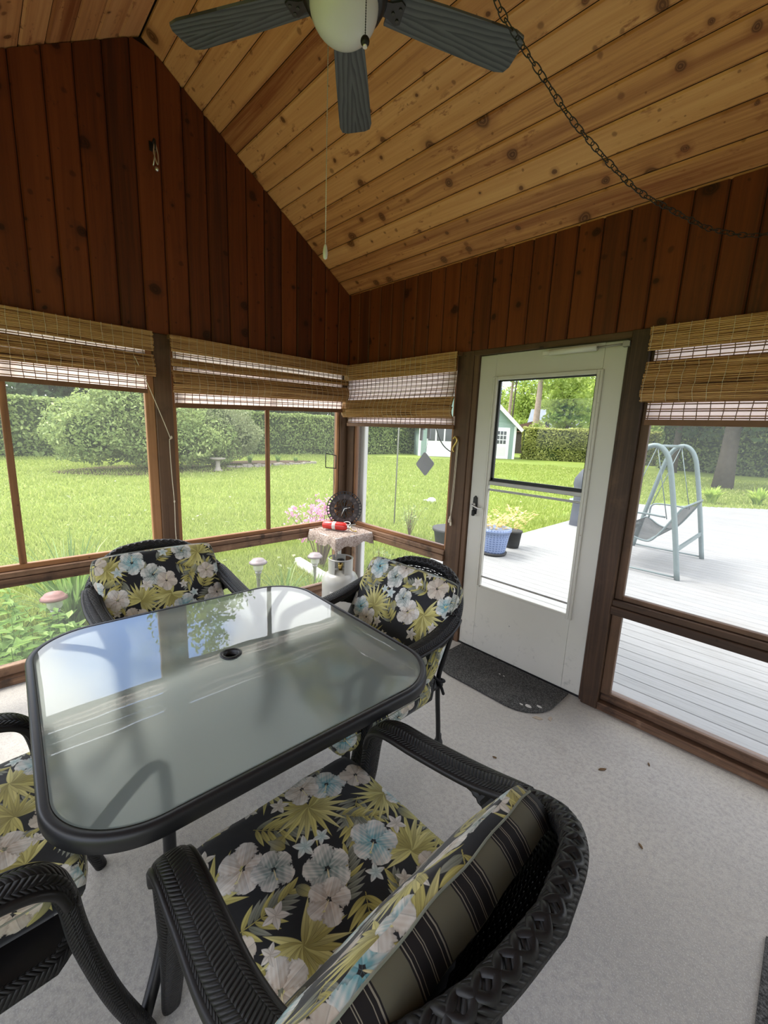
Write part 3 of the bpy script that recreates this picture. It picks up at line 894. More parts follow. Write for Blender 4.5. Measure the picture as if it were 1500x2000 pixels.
mb = MB(); mb.tube([(2.10, y0 - .034, 2.004), (2.235, y0 - .030, 2.008)], .005, 8); mb.box((2.225, y0 - .04, 1.995), (2.258, y0 - .008, 2.02), .5)
mb.build('closer_rod', M['aluminium'], cl)
mb = MB(); mb.box((1.352, .018, 0), (2.243, .10, .012), .5); struct(mb.build('door_sill', M['black_metal'], None))

# ---- door mats -----------------------------------------------------------
def mat_cloth():
    n = NT('mat_fibre'); v = n.obj(); a = n.noise(v, 160, 3, .7).outputs[0]; b = n.noise(v, 9, 4).outputs[0]
    c = n.mix(n.smooth(a, .35, .72), (.03, .03, .029), (.14, .138, .133))
    c = n.mix(n.math('MULTIPLY', n.smooth(b, .5, .75), .35), c, (.12, .115, .105))
    return n.done(n.bsdf(c, .95, 0, .05, a, .8, .006))
M['mat'] = mat_cloth()
def half_round(x0, x1, ya, yb, r, n=10):
    P = [(x0, ya), (x1, ya)]
    for i in range(n + 1): t = PI / 2 * i / n; P.append((x1 - r + r * math.cos(t), yb + r - r * math.sin(t)))
    for i in range(n + 1): t = PI / 2 * i / n; P.append((x0 + r - r * math.sin(t), yb + r - r * math.cos(t)))
    return P[::-1]
mb = MB(); mb.prism(half_round(1.395, 2.185, .006, -.395, .20), 0.0, .009, 'xy')
dm = tag(mb.build('door_mat', M['mat']), 'dark grey half-round fibre mat on the floor before the white door', 'mat')
mb = MB()
for (px, py, rr) in ((2.085, -.305, .016), (2.13, -.26, .013), (2.05, -.32, .009), (1.80, -.14, .006), (1.83, -.14, .005)):
    mb = MB()
    P = [(px + rr * (1 + .4 * random.random()) * math.cos(t), py + rr * (.5 + .4 * random.random()) * math.sin(t)) for t in np.linspace(0, 2 * PI, 9)[:-1]]
    mb.prism(P, .0085, .0105, 'xy'); mb.build('paint_spot', M['pale_stone'], dm)
mb = MB(); mb.box((3.149, -1.42, 0), (3.75, -.80, .009))
tag(mb.build('floor_mat', M['mat']), 'corner of a black mat at the right edge of the concrete floor', 'mat')

# litter on the floor
LITTER = ((2.545, -.468, .9, .020, 'curled brown dry leaf on the concrete between sill and front chair'), (2.685, -.262, 2.2, .011, 'tiny dark crumb on the floor nearest the right window sill'),
          (2.165, -.790, .4, .010, 'tiny dark crumb on the floor behind the right arm of the front chair'), (2.785, -.760, 2.5, .012, 'thin dark sliver on the open floor beside the front chair back'))
chip = plain('paint_chip', (.36, .30, .235), .8, 0, .1, .1, 30)
for (x, y, a, L, lab) in ((2.165, -.352, .5, .028, 'flat beige paint chip on the floor just below the mat corner'), (2.215, -.305, 1.9, .022, 'smaller beige paint chip on the floor right of the mat corner')):
    mb = MB(); M4 = Matrix.Rotation(a, 4, 'Z'); M4.translation = Vector((x, y, 0))
    mb.prism([(-L, -.2 * L), (-.3 * L, .45 * L), (.6 * L, .3 * L), (L, -.1 * L), (.3 * L, -.5 * L)], .0005, .0025, 'xy', mat=M4); tag(mb.build('paint_chip', chip), lab, 'paint chip')
leafm = plain('dry_leaf', (.14, .09, .05), .9, 0, .05)
for (x, y, a, L, lab) in LITTER:
    mb = MB(); M4 = Matrix.Rotation(a, 4, 'Z'); M4.translation = Vector((x, y, 0))
    P = [(-L, 0), (-L * .3, L * .3), (L * .5, L * .22), (L, 0), (L * .4, -L * .28), (-L * .4, -L * .24)]
    mb.prism(P, .001, .006, 'xy', mat=M4); tag(mb.build('dry_leaf', leafm), lab, 'leaf')
# ------------------------------------------------------------------ bamboo shades
def make_reed():
    n = NT('bamboo_reed'); s = n.sep(n.uv()); r = n.rnd()
    sh = n.math('MULTIPLY', r, 31)
    g = n.noise(n.comb(n.math('MULTIPLY', s[0], 7), n.math('MULTIPLY', s[1], 160), sh), 1, 4, .6).outputs[0]
    g2 = n.noise(n.comb(n.math('MULTIPLY', s[0], 2.6), n.math('MULTIPLY', s[1], 30), sh), 1, 3, .6).outputs[0]
    f = n.math('ADD', n.math('ADD', n.math('MULTIPLY', g, .45), n.math('MULTIPLY', r, .38)), n.math('MULTIPLY', n.smooth(g2, .45, .75), .35))
    c = n.ramp(f, [(.22, (.76, .485, .235)), (.45, (.60, .345, .145)), (.64, (.36, .18, .07)), (.84, (.09, .036, .015))])
    p = n.bsdf(c, .5, 0, .3, g, .3, .002)
    t = n.n('ShaderNodeBsdfTranslucent'); n.l(n.mix(.5, c, (.5, .26, .11)), t.inputs[0])
    m = n.n('ShaderNodeMixShader', i_0=.2); n.l(p.outputs[0], m.inputs[1]); n.l(t.outputs[0], m.inputs[2])
    return n.done(m)
M['reed'] = make_reed()
M['reed_dark'] = plain('reed_dark', (.15, .07, .032), .55, 0, .3, .3, 20)
def make_liner():
    n = NT('shade_liner'); t = n.n('ShaderNodeBsdfTranslucent'); t.inputs[0].default_value = (.80, .64, .60, 1)
    d = n.n('ShaderNodeBsdfDiffuse'); d.inputs[0].default_value = (.70, .60, .56, 1)
    m = n.n('ShaderNodeMixShader', i_0=.35); n.l(t.outputs[0], m.inputs[1]); n.l(d.outputs[0], m.inputs[2]); return n.done(m)
M['liner'] = make_liner()

def shade(label, wall, u0, u1, spec, top=2.068, rail_z=(1.62, 1.645), sag=(0, 0), narrow=.02):
    """spec: list of (z_top, z_bottom, kind, w_top, w_mid, w_bottom); w is the distance from the wall plane.
    wall 'y': on the gable wall (along y); 'x': on the door wall (along x)"""
    cu = (u0 + u1) / 2
    root = empty('bamboo_shade', (0.0, cu, top) if wall == 'y' else (cu, 0.0, top), label, 'blind', 'bamboo shades at the porch windows')
    def P(u, z, w, low=True):
        k = (u - u0) / (u1 - u0)
        z = z + (sag[0] * (1 - k) + sag[1] * k) * min(1, max(0, (top - z) / (top - 1.7)))
        return Vector((w, u - cu, z - top)) if wall == 'y' else Vector((u - cu, -w, z - top))
    def reed(mb, z0, z1, w0, w1, a, b, th=.0045, r=None, segs=12, mi=0):
        r = random.random() if r is None else r
        k = len(mb.V); off = random.random() * 5
        ph = random.random() * 6; amp = random.uniform(.0004, .0016)
        for i in range(segs + 1):
            u = a + (b - a) * i / segs
            dz = amp * math.sin(ph + 5 * u)
            wv = .0035 * math.sin(7.3 * u)
            for (z, w) in ((z0 + dz, w0 + wv), (z1 + dz, w1 + wv), ((z0 + z1) / 2 + dz, (w0 + w1) / 2 + th + wv)):
                mb.V.append(P(u, z, w))
        for i in range(segs):
            q = k + 3 * i; ua, ub = a + (b - a) * i / segs + off, a + (b - a) * (i + 1) / segs + off
            for (s, t, va, vb) in ((0, 2, 0, .5), (2, 1, .5, 1)):
                h = abs(z1 - z0) + abs(w1 - w0)
                mb.face((q + s, q + t, q + 3 + t, q + 3 + s), [(ua, va * h), (ua, vb * h), (ub, vb * h), (ub, va * h)], r, mi, True)
            mb.face((q + 1, q, q + 3, q + 4), [(ua, 0), (ua, .01), (ub, .01), (ub, 0)], r, mi)
    n_cord = max(4, int((u1 - u0) / .052))
    nl, nr = narrow if isinstance(narrow, tuple) else (narrow, narrow)
    names = {'val': 'valance', 'fold': 'folded_slats', 'open': 'open_weave', 'fold2': 'folded_slats'}
    for (zt, zb, kind, wt, wm, wb) in spec:
        mb = MB(); a, b = (u0, u1) if kind in ('val', 'fold') else (u0 + nl, u1 - nr)
        def wof(z):
            t = (zt - z) / max(1e-4, zt - zb); return (1 - t) ** 2 * wt + 2 * t * (1 - t) * wm + t * t * wb
        jl, jr = random.uniform(-.004, .004), random.uniform(-.004, .004)
        if kind in ('val', 'fold', 'fold2'):
            z = zt
            while z > zb + .001:
                h = random.choice((.004, .005, .005, .007, .009))
                z2 = max(zb, z - h)
                dark = random.random()
                reed(mb, z, z2 - .0016, wof(z), wof(z2), a + random.uniform(0, .006), b - random.uniform(0, .006), .003, .25 + .6 * dark ** 1.6 if kind == 'val' else .3 + .7 * dark)
                z = z2
        else:
            z = zt - .009; j = 0
            while z > zb + .003:
                reed(mb, z, z - .0055, wof(z), wof(z), a, b, .004, .82 + .2 * random.random(), mi=1 if j % 2 else 0)
                z -= .0055 + (.0045 if j % 2 == 0 else .0165); j += 1
        # weaving cords
        for i in range(n_cord + 1):
            u = a + .012 + (b - a - .024) * i / n_cord
            pts = []
            for q in range(5):
                z = zt + (zb - zt) * q / 4
                pts.append(P(u + .002 * math.sin(q + i), z, wof(z) + .0045))
            mb.tube(pts, .0022 if kind == 'open' else .0012, 4, caps=False, r=.9 if kind == 'open' else .1, m=1 if kind == 'open' else 2)
        mb.build(names[kind], [M['reed'], M['reed_dark'], M['cord']], root)
        if kind != 'open':
            mb = MB(); N = 10; Q = 6
            for q in range(Q + 1):
                z = zt + (zb - zt) * q / Q
                for i in range(N + 1): mb.V.append(P(a + .003 + (b - a - .006) * i / N, z, wof(z) - .006))
            for q in range(Q):
                for i in range(N): s_ = q * (N + 1) + i; mb.face((s_, s_ + 1, s_ + N + 2, s_ + N + 1), [(0, 0)] * 4)
            mb.build('backing', M['reed_dark'], root)  # opaque sheet added to stop light leaking between the dense slats
        if kind == 'open':
            mb = MB(); k = 0
            N = 10
            for i in range(N + 1):
                u = a + (b - a) * i / N
                mb.V.append(P(u, zt + .004, wof(zt) - .006)); mb.V.append(P(u, zb - .004, wof(zb) - .006))
            for i in range(N): mb.face((2 * i, 2 * i + 1, 2 * i + 3, 2 * i + 2), [(0, 0)] * 4)
            mb.build('liner', M['liner'], root)
    mb = MB()
    z0, z1 = rail_z
    seg = 10
    for i in range(seg):
        a = u0 + nl + (u1 - u0 - nl - nr) * i / seg; b = u0 + nl + (u1 - u0 - nl - nr) * (i + 1) / seg
        pa, pb = P(a, (z0 + z1) / 2, .034), P(b, (z0 + z1) / 2, .034)
        mb.bar(pa, pb, .014, (z1 - z0), r=.8)
    mb.build('bottom_rail', M['reed_dark'], root)
    mb = MB()
    if wall == 'y': mb.box(P(u0, top - .004, .004) + Vector((0, 0, -.02)), P(u1, top, .046), .5)
    else:
        p, q = P(u0, top - .024, .046), P(u1, top, .004); mb.box(p, q, .5)
    mb.build('head_rail', M['reed_dark'], root)
    return root

shade('bamboo shade on the left wall above the leftmost window', 'y', -3.05, -1.586,
      [(2.066, 1.952, 'val', .056, .058, .056), (1.955, 1.925, 'open', .036, .036, .036), (1.93, 1.868, 'fold', .040, .060, .066), (1.87, 1.800, 'fold', .052, .098, .060), (1.806, 1.722, 'open', .034, .034, .034)],
      rail_z=(1.695, 1.722), narrow=.045)
shade('bamboo shade on the left wall ending at the room corner', 'y', -1.492, -.006,
      [(2.066, 1.972, 'val', .056, .058, .056), (1.975, 1.925, 'open', .036, .036, .036), (1.935, 1.885, 'fold', .040, .058, .052), (1.893, 1.86, 'open', .036, .036, .036), (1.865, 1.735, 'fold', .044, .105, .058), (1.745, 1.668, 'open', .034, .034, .034)],
      rail_z=(1.640, 1.668), sag=(-.022, .032), narrow=(.022, .085))
shade('bamboo shade left of the white door, hung lowest with wide open weave', 'x', .012, 1.222,
      [(2.066, 1.938, 'val', .056, .058, .056), (1.942, 1.765, 'open', .040, .030, .062), (1.775, 1.70, 'fold', .062, .080, .088), (1.705, 1.632, 'fold', .074, .100, .062), (1.64, 1.583, 'open', .034, .034, .034)],
      rail_z=(1.556, 1.583), narrow=(.03, .008))
shade('bamboo shade right of the white door, partly in shadow', 'x', 2.352, 3.55,
      [(2.066, 1.955, 'val', .056, .058, .056), (1.96, 1.885, 'open', .042, .036, .046), (1.905, 1.868, 'fold', .046, .058, .050), (1.88, 1.86, 'open', .04, .04, .04), (1.868, 1.79, 'fold', .05, .074, .078), (1.79, 1.715, 'fold', .074, .105, .06), (1.725, 1.632, 'open', .034, .034, .034)],
      rail_z=(1.604, 1.632), narrow=.03)
# thin backs of the folds catch no detail; cords and cleats follow
def cord(name, pts, rad, label, mat='cord', extra=None, cat='cord'):
    mb = MB(); mb.tube(catmull(pts, 6), rad, 6); o = mb.build(name, M[mat]); tag(o, label, cat)
    if extra: extra(o)
    return o
def knots(o):
    for (p, r) in (((.012, -1.500, .995), .006), ((.010, -1.498, 1.425), .007)):
        mb = MB(); mb.ball(p, r, 8, (1, 1, 1.6)); mb.build('knot', M['cord'], o)
cord('pull_cord', [(.075, -1.700, 1.90), (.055, -1.615, 1.70), (.02, -1.512, 1.435), (.008, -1.510, 1.40), (.010, -1.508, 1.2), (.010, -1.500, .98), (.011, -1.503, .80), (.010, -1.498, .66)], .0026,
     'white shade cord slung to the dark post between the left windows', extra=knots)
def tassels(o):
    for p in ((1.228, -.020, .925), (1.236, -.020, .885), (1.221, -.020, .905)):
        mb = MB(); mb.lathe([(.003, .016), (.007, .010), (.008, -.006), (.005, -.014)], p, 10); mb.build('tassel', M['cord'], o)
    mb = MB(); mb.tube(catmull([(1.205, -.016, 1.49), (1.225, -.02, 1.505), (1.24, -.02, 1.48), (1.225, -.022, 1.45), (1.208, -.02, 1.42), (1.22, -.02, 1.40)], 5), .007, 8); mb.build('cleat', M['brass'], o)
cord('pull_cord', [(1.232, -.012, 1.50), (1.245, -.014, 1.46), (1.243, -.016, 1.25), (1.238, -.016, 1.05), (1.228, -.018, .93), (1.236, -.018, .905), (1.226, -.016, 1.0), (1.232, -.014, 1.25), (1.235, -.012, 1.48)], .0024,
     'doubled cord with little tassels hanging from a cleat on the post left of the door', extra=tassels)
mb = MB()
fr = [(.06, -.278, 1.318), (.06, -.168, 1.297), (.06, -.166, 1.184), (.06, -.276, 1.196)]
for a, b in zip(fr, fr[1:] + fr[:1]): mb.tube([a, b], .004, 6)
fo = mb.build('wire_hanger', M['dark_wire']); tag(fo, 'thin black wire rectangle hanging by a thread near the room corner', 'hanger')
mb = MB(); mb.tube([(.06, -.225, 1.69), (.06, -.2225, 1.475)], .0012, 5); mb.tube([(.06, -.2225, 1.475), (.06, -.265, 1.33), (.06, -.276, 1.318)], .0012, 5); mb.tube([(.06, -.2225, 1.475), (.06, -.19, 1.33), (.06, -.17, 1.299)], .0012, 5)
mb.tube(catmull([(.06, -.19, 1.30), (.058, -.185, 1.15), (.056, -.168, 1.0), (.056, -.165, .90)], 5), .0012, 5)
mb.ball((.06, -.2225, 1.33), .006, 8); mb.build('thread', M['dark_wire'], fo)
# ------------------------------------------------------------------ wicker chairs
CH = [  # centre line of the rim, right half: point, half width, half depth, width axis
    ((.000, .384, .864), .023, .021, (0, 1, .25)),
    ((.140, .360, .850), .023, .021, (.3, 1, .2)),
    ((.240, .296, .797), .025, .021, (.75, .7, .1)),
    ((.300, .195, .727), .031, .020, (1, .25, 0)),
    ((.314, .065, .680), .036, .019, (1, 0, 0)),
    ((.308, -.100, .657), .037, .018, (1, 0, 0)),
    ((.304, -.215, .646), .037, .018, (1, 0, 0)),
    ((.302, -.272, .618), .036, .018, (1, 0, 0)),
    ((.300, -.296, .560), .034, .019, (1, 0, 0)),
    ((.296, -.314, .420), .031, .020, (1, 0, 0)),
    ((.289, -.362, .200), .027, .019, (1, 0, 0)),
    ((.283, -.425, .000), .023, .018, (1, 0, 0)),
]
def ch_curve(i0, i1, sgn, n=8):
    seg = CH[max(0, i0 - 1):min(len(CH), i1 + 2)]
    P = catmull([c[0] for c in CH], n); W = catmull([c[3] for c in CH], n)
    A = catmull([Vector((c[1], c[2], 0)) for c in CH], n)
    sl = slice(i0 * n, i1 * n + 1)
    f = lambda v: Vector((v.x * sgn, v.y, v.z))
    return [f(p) for p in P[sl]], [f(w) for w in W[sl]], [a.x for a in A[sl]], [a.y for a in A[sl]]

def cushion(mb, w, d, t, puff, M4, front=0, sidem=0, n=26, corner=.05, seed=0, uvoff=(0, 0)):
    """boxed pad: x across w, y along d, z thickness; top printed cloth (slot front), boxing and back slot sidem"""
    rs = random.Random(seed)
    ph = [rs.uniform(0, 6) for _ in range(6)]
    def edge(x, y):       # pull the corners in to a soft rectangle
        k = (abs(x) ** 6 * abs(y) ** 6)
        return x * (1 - corner * k), y * (1 - corner * k)
    def top(x, y):
        e = (1 - abs(x) ** 3.2) * (1 - abs(y) ** 3.2)
        wr = .004 * math.sin(5 * x + 3 * y + ph[0]) * math.sin(4 * y - 2 * x + ph[1]) + .0025 * math.sin(13 * x + ph[2] + 4 * y) * (abs(x) + abs(y)) * .5
        return puff * e ** .6 + wr
    base = len(mb.V)
    sides = [t / 2, -t / 2]
    for s in (0, 1):
        for j in range(n + 1):
            for i in range(n + 1):
                x, y = 2 * i / n - 1, 2 * j / n - 1
                ex, ey = edge(x, y)
                z = (t / 2 + top(x, y)) if s == 0 else -(t / 2 + top(-x, y) * .6)
                mb.V.append(M4 @ Vector((ex * w / 2, ey * d / 2, z)))
    N1 = (n + 1) ** 2
    for s in (0, 1):
        for j in range(n):
            for i in range(n):
                a = base + s * N1 + j * (n + 1) + i
                q = (a, a + 1, a + n + 2, a + n + 1)
                uv = [((i + di) / n * w + uvoff[0], (j + dj) / n * d + uvoff[1]) for (di, dj) in ((0, 0), (1, 0), (1, 1), (0, 1))]
                if s: q = q[::-1]; uv = uv[::-1]
                mb.face(q, uv, .5, front if s == 0 else sidem, True)
    ring = [(i, 0) for i in range(n)] + [(n, j) for j in range(n)] + [(n - i, n) for i in range(n)] + [(0, n - j) for j in range(n)]
    K = 4
    rows = []
    for k in range(K + 1):
        row = []
        if k in (0, K):
            s = 0 if k == 0 else 1
            row = [base + s * N1 + j * (n + 1) + i for (i, j) in ring]
        else:
            f = k / K
            for (i, j) in ring:
                a = mb.V[base + j * (n + 1) + i]; b = mb.V[base + N1 + j * (n + 1) + i]
                x, y = 2 * i / n - 1, 2 * j / n - 1
                o = Vector((x if abs(x) > .999 else 0, y if abs(y) > .999 else 0, 0))
                o = (M4.to_3x3() @ o.normalized()) if o.length > 0 else Vector()
                mb.V.append(a.lerp(b, f) + o * (.014 * math.sin(PI * f))); row.append(len(mb.V) - 1)
        rows.append(row)
    L = len(ring); cum = [0]
    for k in range(L):
        (i0, j0), (i1, j1) = ring[k], ring[(k + 1) % L]
        cum.append(cum[-1] + math.hypot((i1 - i0) / n * w, (j1 - j0) / n * d))
    for k in range(K):
        for q in range(L):
            p = (q + 1) % L
            v0, v1 = t * k / K + .31, t * (k + 1) / K + .31
            mb.face((rows[k][q], rows[k + 1][q], rows[k + 1][p], rows[k][p]),
                    [(cum[q] + uvoff[0], v0 + uvoff[1]), (cum[q] + uvoff[0], v1 + uvoff[1]), (cum[q + 1] + uvoff[0], v1 + uvoff[1]), (cum[q + 1] + uvoff[0], v0 + uvoff[1])], .5, front if k < 1 else sidem, True)
    # piping along both seams
    for row in (rows[1],):
        mb.tube([mb.V[i].copy() for i in row], .0022, 6, closed=True, r=.5, m=2)

M['piping'] = plain('piping', (.22, .23, .18), .7, 0, .2, .3, 30)

def chair_back_edge(i):
    pass

def make_chair(label, loc, rz, seed=0, uvoff=(0, 0)):
    root = empty('wicker_chair', loc, label, 'chair', 'black wicker chairs round the glass table', rz)
    # rim
    mb = MB()
    Pl, Wl, Al, Bl = ch_curve(0, 3, -1); Pr, Wr, Ar, Br = ch_curve(0, 3, 1)
    P = Pl[::-1] + Pr[1:]; W = [w * -1 if False else w for w in Wl[::-1]] + Wr[1:]
    W = [Vector((abs(w.x) * (1 if p.x >= 0 else -1), w.y, w.z)) for w, p in zip(W, P)]
    A = Al[::-1] + Ar[1:]; B = Bl[::-1] + Br[1:]
    mb.sweep(P, W, A, B, 18, 2.2, .5)
    # braid lumps: a rope of wrapped cane on top of the rim
    L = 0; lumps = []
    Pf = []
    for i in range(len(P) - 1):
        for k in range(4): Pf.append(P[i].lerp(P[i + 1], k / 4))
    Pf.append(P[-1])
    for strand in range(3):
        pts = []; u = 0
        for i, p in enumerate(Pf):
            if i: u += (p - Pf[i - 1]).length
            t = (Pf[min(i + 1, len(Pf) - 1)] - Pf[max(i - 1, 0)]).normalized()
            up = Vector((0, -.45, 1)); up = (up - t * up.dot(t)).normalized(); sd = t.cross(up)
            a = u * 2 * PI / .10 + strand * 2 * PI / 3
            pts.append(p + sd * (.015 * math.sin(a)) + up * (.0125 + .005 * math.cos(2 * a)))
        mb.tube(pts, .0085, 6, r=.5, m=1)
    mb.build('back_rim', [M['wicker'], M['strand']], root)
    # woven shell under the rim
    mb = MB()
    n = 8
    Pfull = catmull([c[0] for c in CH], n)
    T = 4 * n + 4
    zl = catmull([Vector((v, 0, 0)) for v in (.40, .405, .45, .59, .645, .66)], n)
    def top(k):
        p = Pfull[abs(k)]; return Vector((p.x * (1 if k >= 0 else -1), p.y, p.z - .012))
    def low(k):
        p = Pfull[abs(k)]; z = zl[min(abs(k), len(zl) - 1)].x
        dz = p.z - z; f = min(1, dz / .46)
        return Vector((p.x * (1 - .20 * f) * (1 if k >= 0 else -1), p.y - .19 * f, min(z, p.z - .02)))
    ks = list(range(-T, T + 1))
    def surf(kf, s):
        k0 = int(math.floor(kf)); k0 = max(-T, min(T - 1, k0)); f = kf - k0
        a = top(k0).lerp(top(k0 + 1), f); b = low(k0).lerp(low(k0 + 1), f)
        p = a.lerp(b, s)
        c = Vector((p.x, p.y + .06, 0)); c = c.normalized() if c.length > 1e-4 else Vector((0, 1, 0))
        return p + c * (.022 * math.sin(PI * s) * min(1, (a - b).length / .3)), c
    # stakes
    NS = 52
    for i in range(NS + 1):
        kf = -T + 2 * T * i / NS
        if (surf(kf, 0)[0] - surf(kf, 1)[0]).length < .03: continue
        mb.tube([surf(kf, s / 8)[0] for s in range(9)], .0028, 4, caps=False, r=.3)
    # weavers
    NR = 44; NP = NS * 2
    for j in range(NR + 1):
        s = j / NR; pts = []
        for i in range(NP + 1):
            kf = -T + 2 * T * i / NP
            p, c = surf(kf, s)
            pts.append(p + c * (.0034 * math.cos(PI * (i / 2 + j) )* (1 if i % 2 == 0 else 0)))
        mb.tube(pts, .0049, 5, caps=False, r=.2 + .6 * random.random())
    mb.build('woven_back', M['strand'], root)
    # lower border of the shell
    for sgn in (-1, 1):
        mb = MB(); P, W, A, B = ch_curve(3, 8, sgn); mb.sweep(P, W, A, B, 18, 2.6, .5)
        # rolled edges of the flat arm
        for e in (-1, 1):
            mb.tube([p + (w - (0 * w)).normalized() * (e * a * .98) for p, w, a in zip(P, W, A)], .0095, 7, r=.5, m=1)
        mb.build('armrest', [M['wicker'], M['strand']], root)
    for sgn in (-1, 1):
        mb = MB(); P, W, A, B = ch_curve(8, 11, sgn); mb.sweep(P, W, A, B, 18, 2.6, .5)
        mb.build('leg', M['wicker'], root)
    for sgn in (-1, 1):
        mb = MB()
        mb.tube(catmull([(.298 * sgn, .215, .705), (.262 * sgn, .200, .52), (.236 * sgn, .200, .385), (.222 * sgn, .245, .12), (.217 * sgn, .262, .012)], 5), .0115, 10)
        lg = mb.build('leg', M['black_metal'], root)
        mb = MB(); mb.lathe([(.006, .0), (.020, .002), (.0225, .014), (.021, .026), (.015, .040), (.0135, .065), (.0125, .066)], (.217 * sgn, .262, 0), 14)
        mb.build('foot_cap', M['rubber'], lg)
    # seat frame and apron
    mb = MB()
    xs, yf, yb = .272, -.318, .225
    pts = [(-xs, yf + .05), (-xs + .05, yf), (xs - .05, yf), (xs, yf + .05), (xs, .10), (xs - .07, yb - .02), (xs - .14, yb), (-xs + .14, yb), (-xs + .07, yb - .02), (-xs, .10)]
    ring = []
    for a, b in zip(pts, pts[1:] + pts[:1]):
        for k in range(4): ring.append(Vector((a[0] + (b[0] - a[0]) * k / 4, a[1] + (b[1] - a[1]) * k / 4, .376)))
    mb.sweep(ring, [Vector((0, 0, 1))] * len(ring), [.024] * len(ring), [.013] * len(ring), 12, 3, .5, 0, True)
    mb.box((-.262, -.305, .374), (.262, .205, .386), .5, 1)
    mb.build('seat_frame', [M['wicker'], M['strand']], root)
    # cushions
    mb = MB(); M4 = Matrix.Translation((0, -.140, .4335))
    cushion(mb, .536, .505, .086, .016, M4, 0, 1, 26, .04, seed, uvoff)
    mb.build('seat_cushion', [M['floral'], M['floral'], M['piping']], root)
    mb = MB()
    th = math.radians(28.5)
    R = Matrix(((1, 0, 0), (0, math.sin(th), -math.cos(th)), (0, math.cos(th), math.sin(th)))).to_4x4()   # local y -> up the back, local z -> forward
    mid = Vector((0, .158, .648))
    R.translation = mid
    cushion(mb, .565, .455, .084, .014, R, 0, 1, 26, .05, seed + 5, (uvoff[0] + .23, uvoff[1] + .37))
    bc = mb.build('back_cushion', [M['floral'], M['stripe'], M['piping']], root)
    mb = MB()
    for sgn in (-1, 1):
        mb = MB(); b = Vector((.262 * sgn, .175, .41))
        mb.tube(catmull([b + Vector((-.01 * sgn, -.03, .03)), b, b + Vector((.005 * sgn, .03, -.01)), b + Vector((-.02 * sgn, .045, -.02)), b + Vector((-.03 * sgn, .02, -.01)), b + Vector((.004 * sgn, .01, -.03)), b + Vector((.006 * sgn, .03, -.075))], 4), .007, 6); mb.build('cushion_tie', M['black_cloth'], root)
    return root
M['black_cloth'] = plain('black_cloth', (.018, .018, .02), .9, 0, .1)
proto = make_chair('black wicker chair in front with its flowered seat facing up', (2.490, -1.935, 0), -PI / 2, 1)
for c in proto.children:
    if c.name.startswith('back_cushion'): c.location = (.055, -.004, -.026)
def copy_chair(label, loc, rz, uvs):
    return dup(proto, loc, rz, label)
# printed cloth lies differently on each chair: fresh cushions for the others
def chair_variant(label, loc, rz, seed, uvoff):
    r = dup(proto, loc, rz, label)
    for c in list(r.children):
        if c.name.startswith(('seat_cushion', 'back_cushion')):
            c.location = (0, 0, 0)
            me = c.data.copy(); c.data = me
            n = len(me.uv_layers[0].data); a = np.zeros(n * 2, np.float32); me.uv_layers[0].data.foreach_get('uv', a)
            a[0::2] += uvoff[0]; a[1::2] += uvoff[1]; me.uv_layers[0].data.foreach_set('uv', a)
            if c.name.startswith('back_cushion'): me.materials[1] = M['floral']
    return r
chair_variant('black wicker chair with flowered cushion with its back to the left windows', (.930, -1.815, 0), PI / 2, 2, (.17, .41))
door_chair = chair_variant('black wicker chair with flowered cushion standing before the white door', (1.715, -1.195, 0), 0.0, 3, (.44, .13))
for c in door_chair.children:
    if c.name.startswith('seat_cushion'): c.location = (.024, -.03, -.024)
left_chair = chair_variant('black wicker chair cut off by the left edge, flowered seat under the table corner', (1.80, -2.70, 0), PI, 4, (.31, .26))
for c in left_chair.children:
    if c.name.startswith('seat_cushion'): c.location = (.095, .05, 0)

# ------------------------------------------------------------------ glass table
TC = Vector((1.683, -1.862, 0)); TR = math.radians(-2.5); HALF = .548; CR = .20
table = empty('patio_table', TC, 'square glass-topped patio table with black rim in the middle of the chairs', 'table', None, TR)
def rsq(h, r, n=26):
    P = []
    for (sx, sy, a0) in ((1, 1, 0), (-1, 1, PI / 2), (-1, -1, PI), (1, -1, 3 * PI / 2)):
        for i in range(n + 1):
            a = a0 + PI / 2 * i / n
            P.append((sx * (h - r) + r * math.cos(a), sy * (h - r) + r * math.sin(a)))
    # slight bow of the sides
    return [(x * (1 + .010 * (1 - (y / h) ** 2)), y * (1 + .010 * (1 - (x / h) ** 2))) for (x, y) in P]
mb = MB()
prof = [(-.026, .7165), (-.006, .7205), (0, .716), (.002, .708), (.002, .684), (-.003, .679), (-.020, .679), (-.026, .684)]
ringsz = [(rsq(HALF + o, CR + o), z) for (o, z) in prof]
b = len(mb.V)
NP_ = len(ringsz[0][0])
for (pl, z) in ringsz:
    for (x, y) in pl: mb.V.append(Vector((x, y, z)))
for i in range(len(prof)):
    j = (i + 1) % len(prof)
    for k in range(NP_):
        l = (k + 1) % NP_
        mb.face((b + i * NP_ + k, b + j * NP_ + k, b + j * NP_ + l, b + i * NP_ + l), [(0, 0)] * 4, .5, 0, True)
mb.build('rim', M['black_metal'], table)
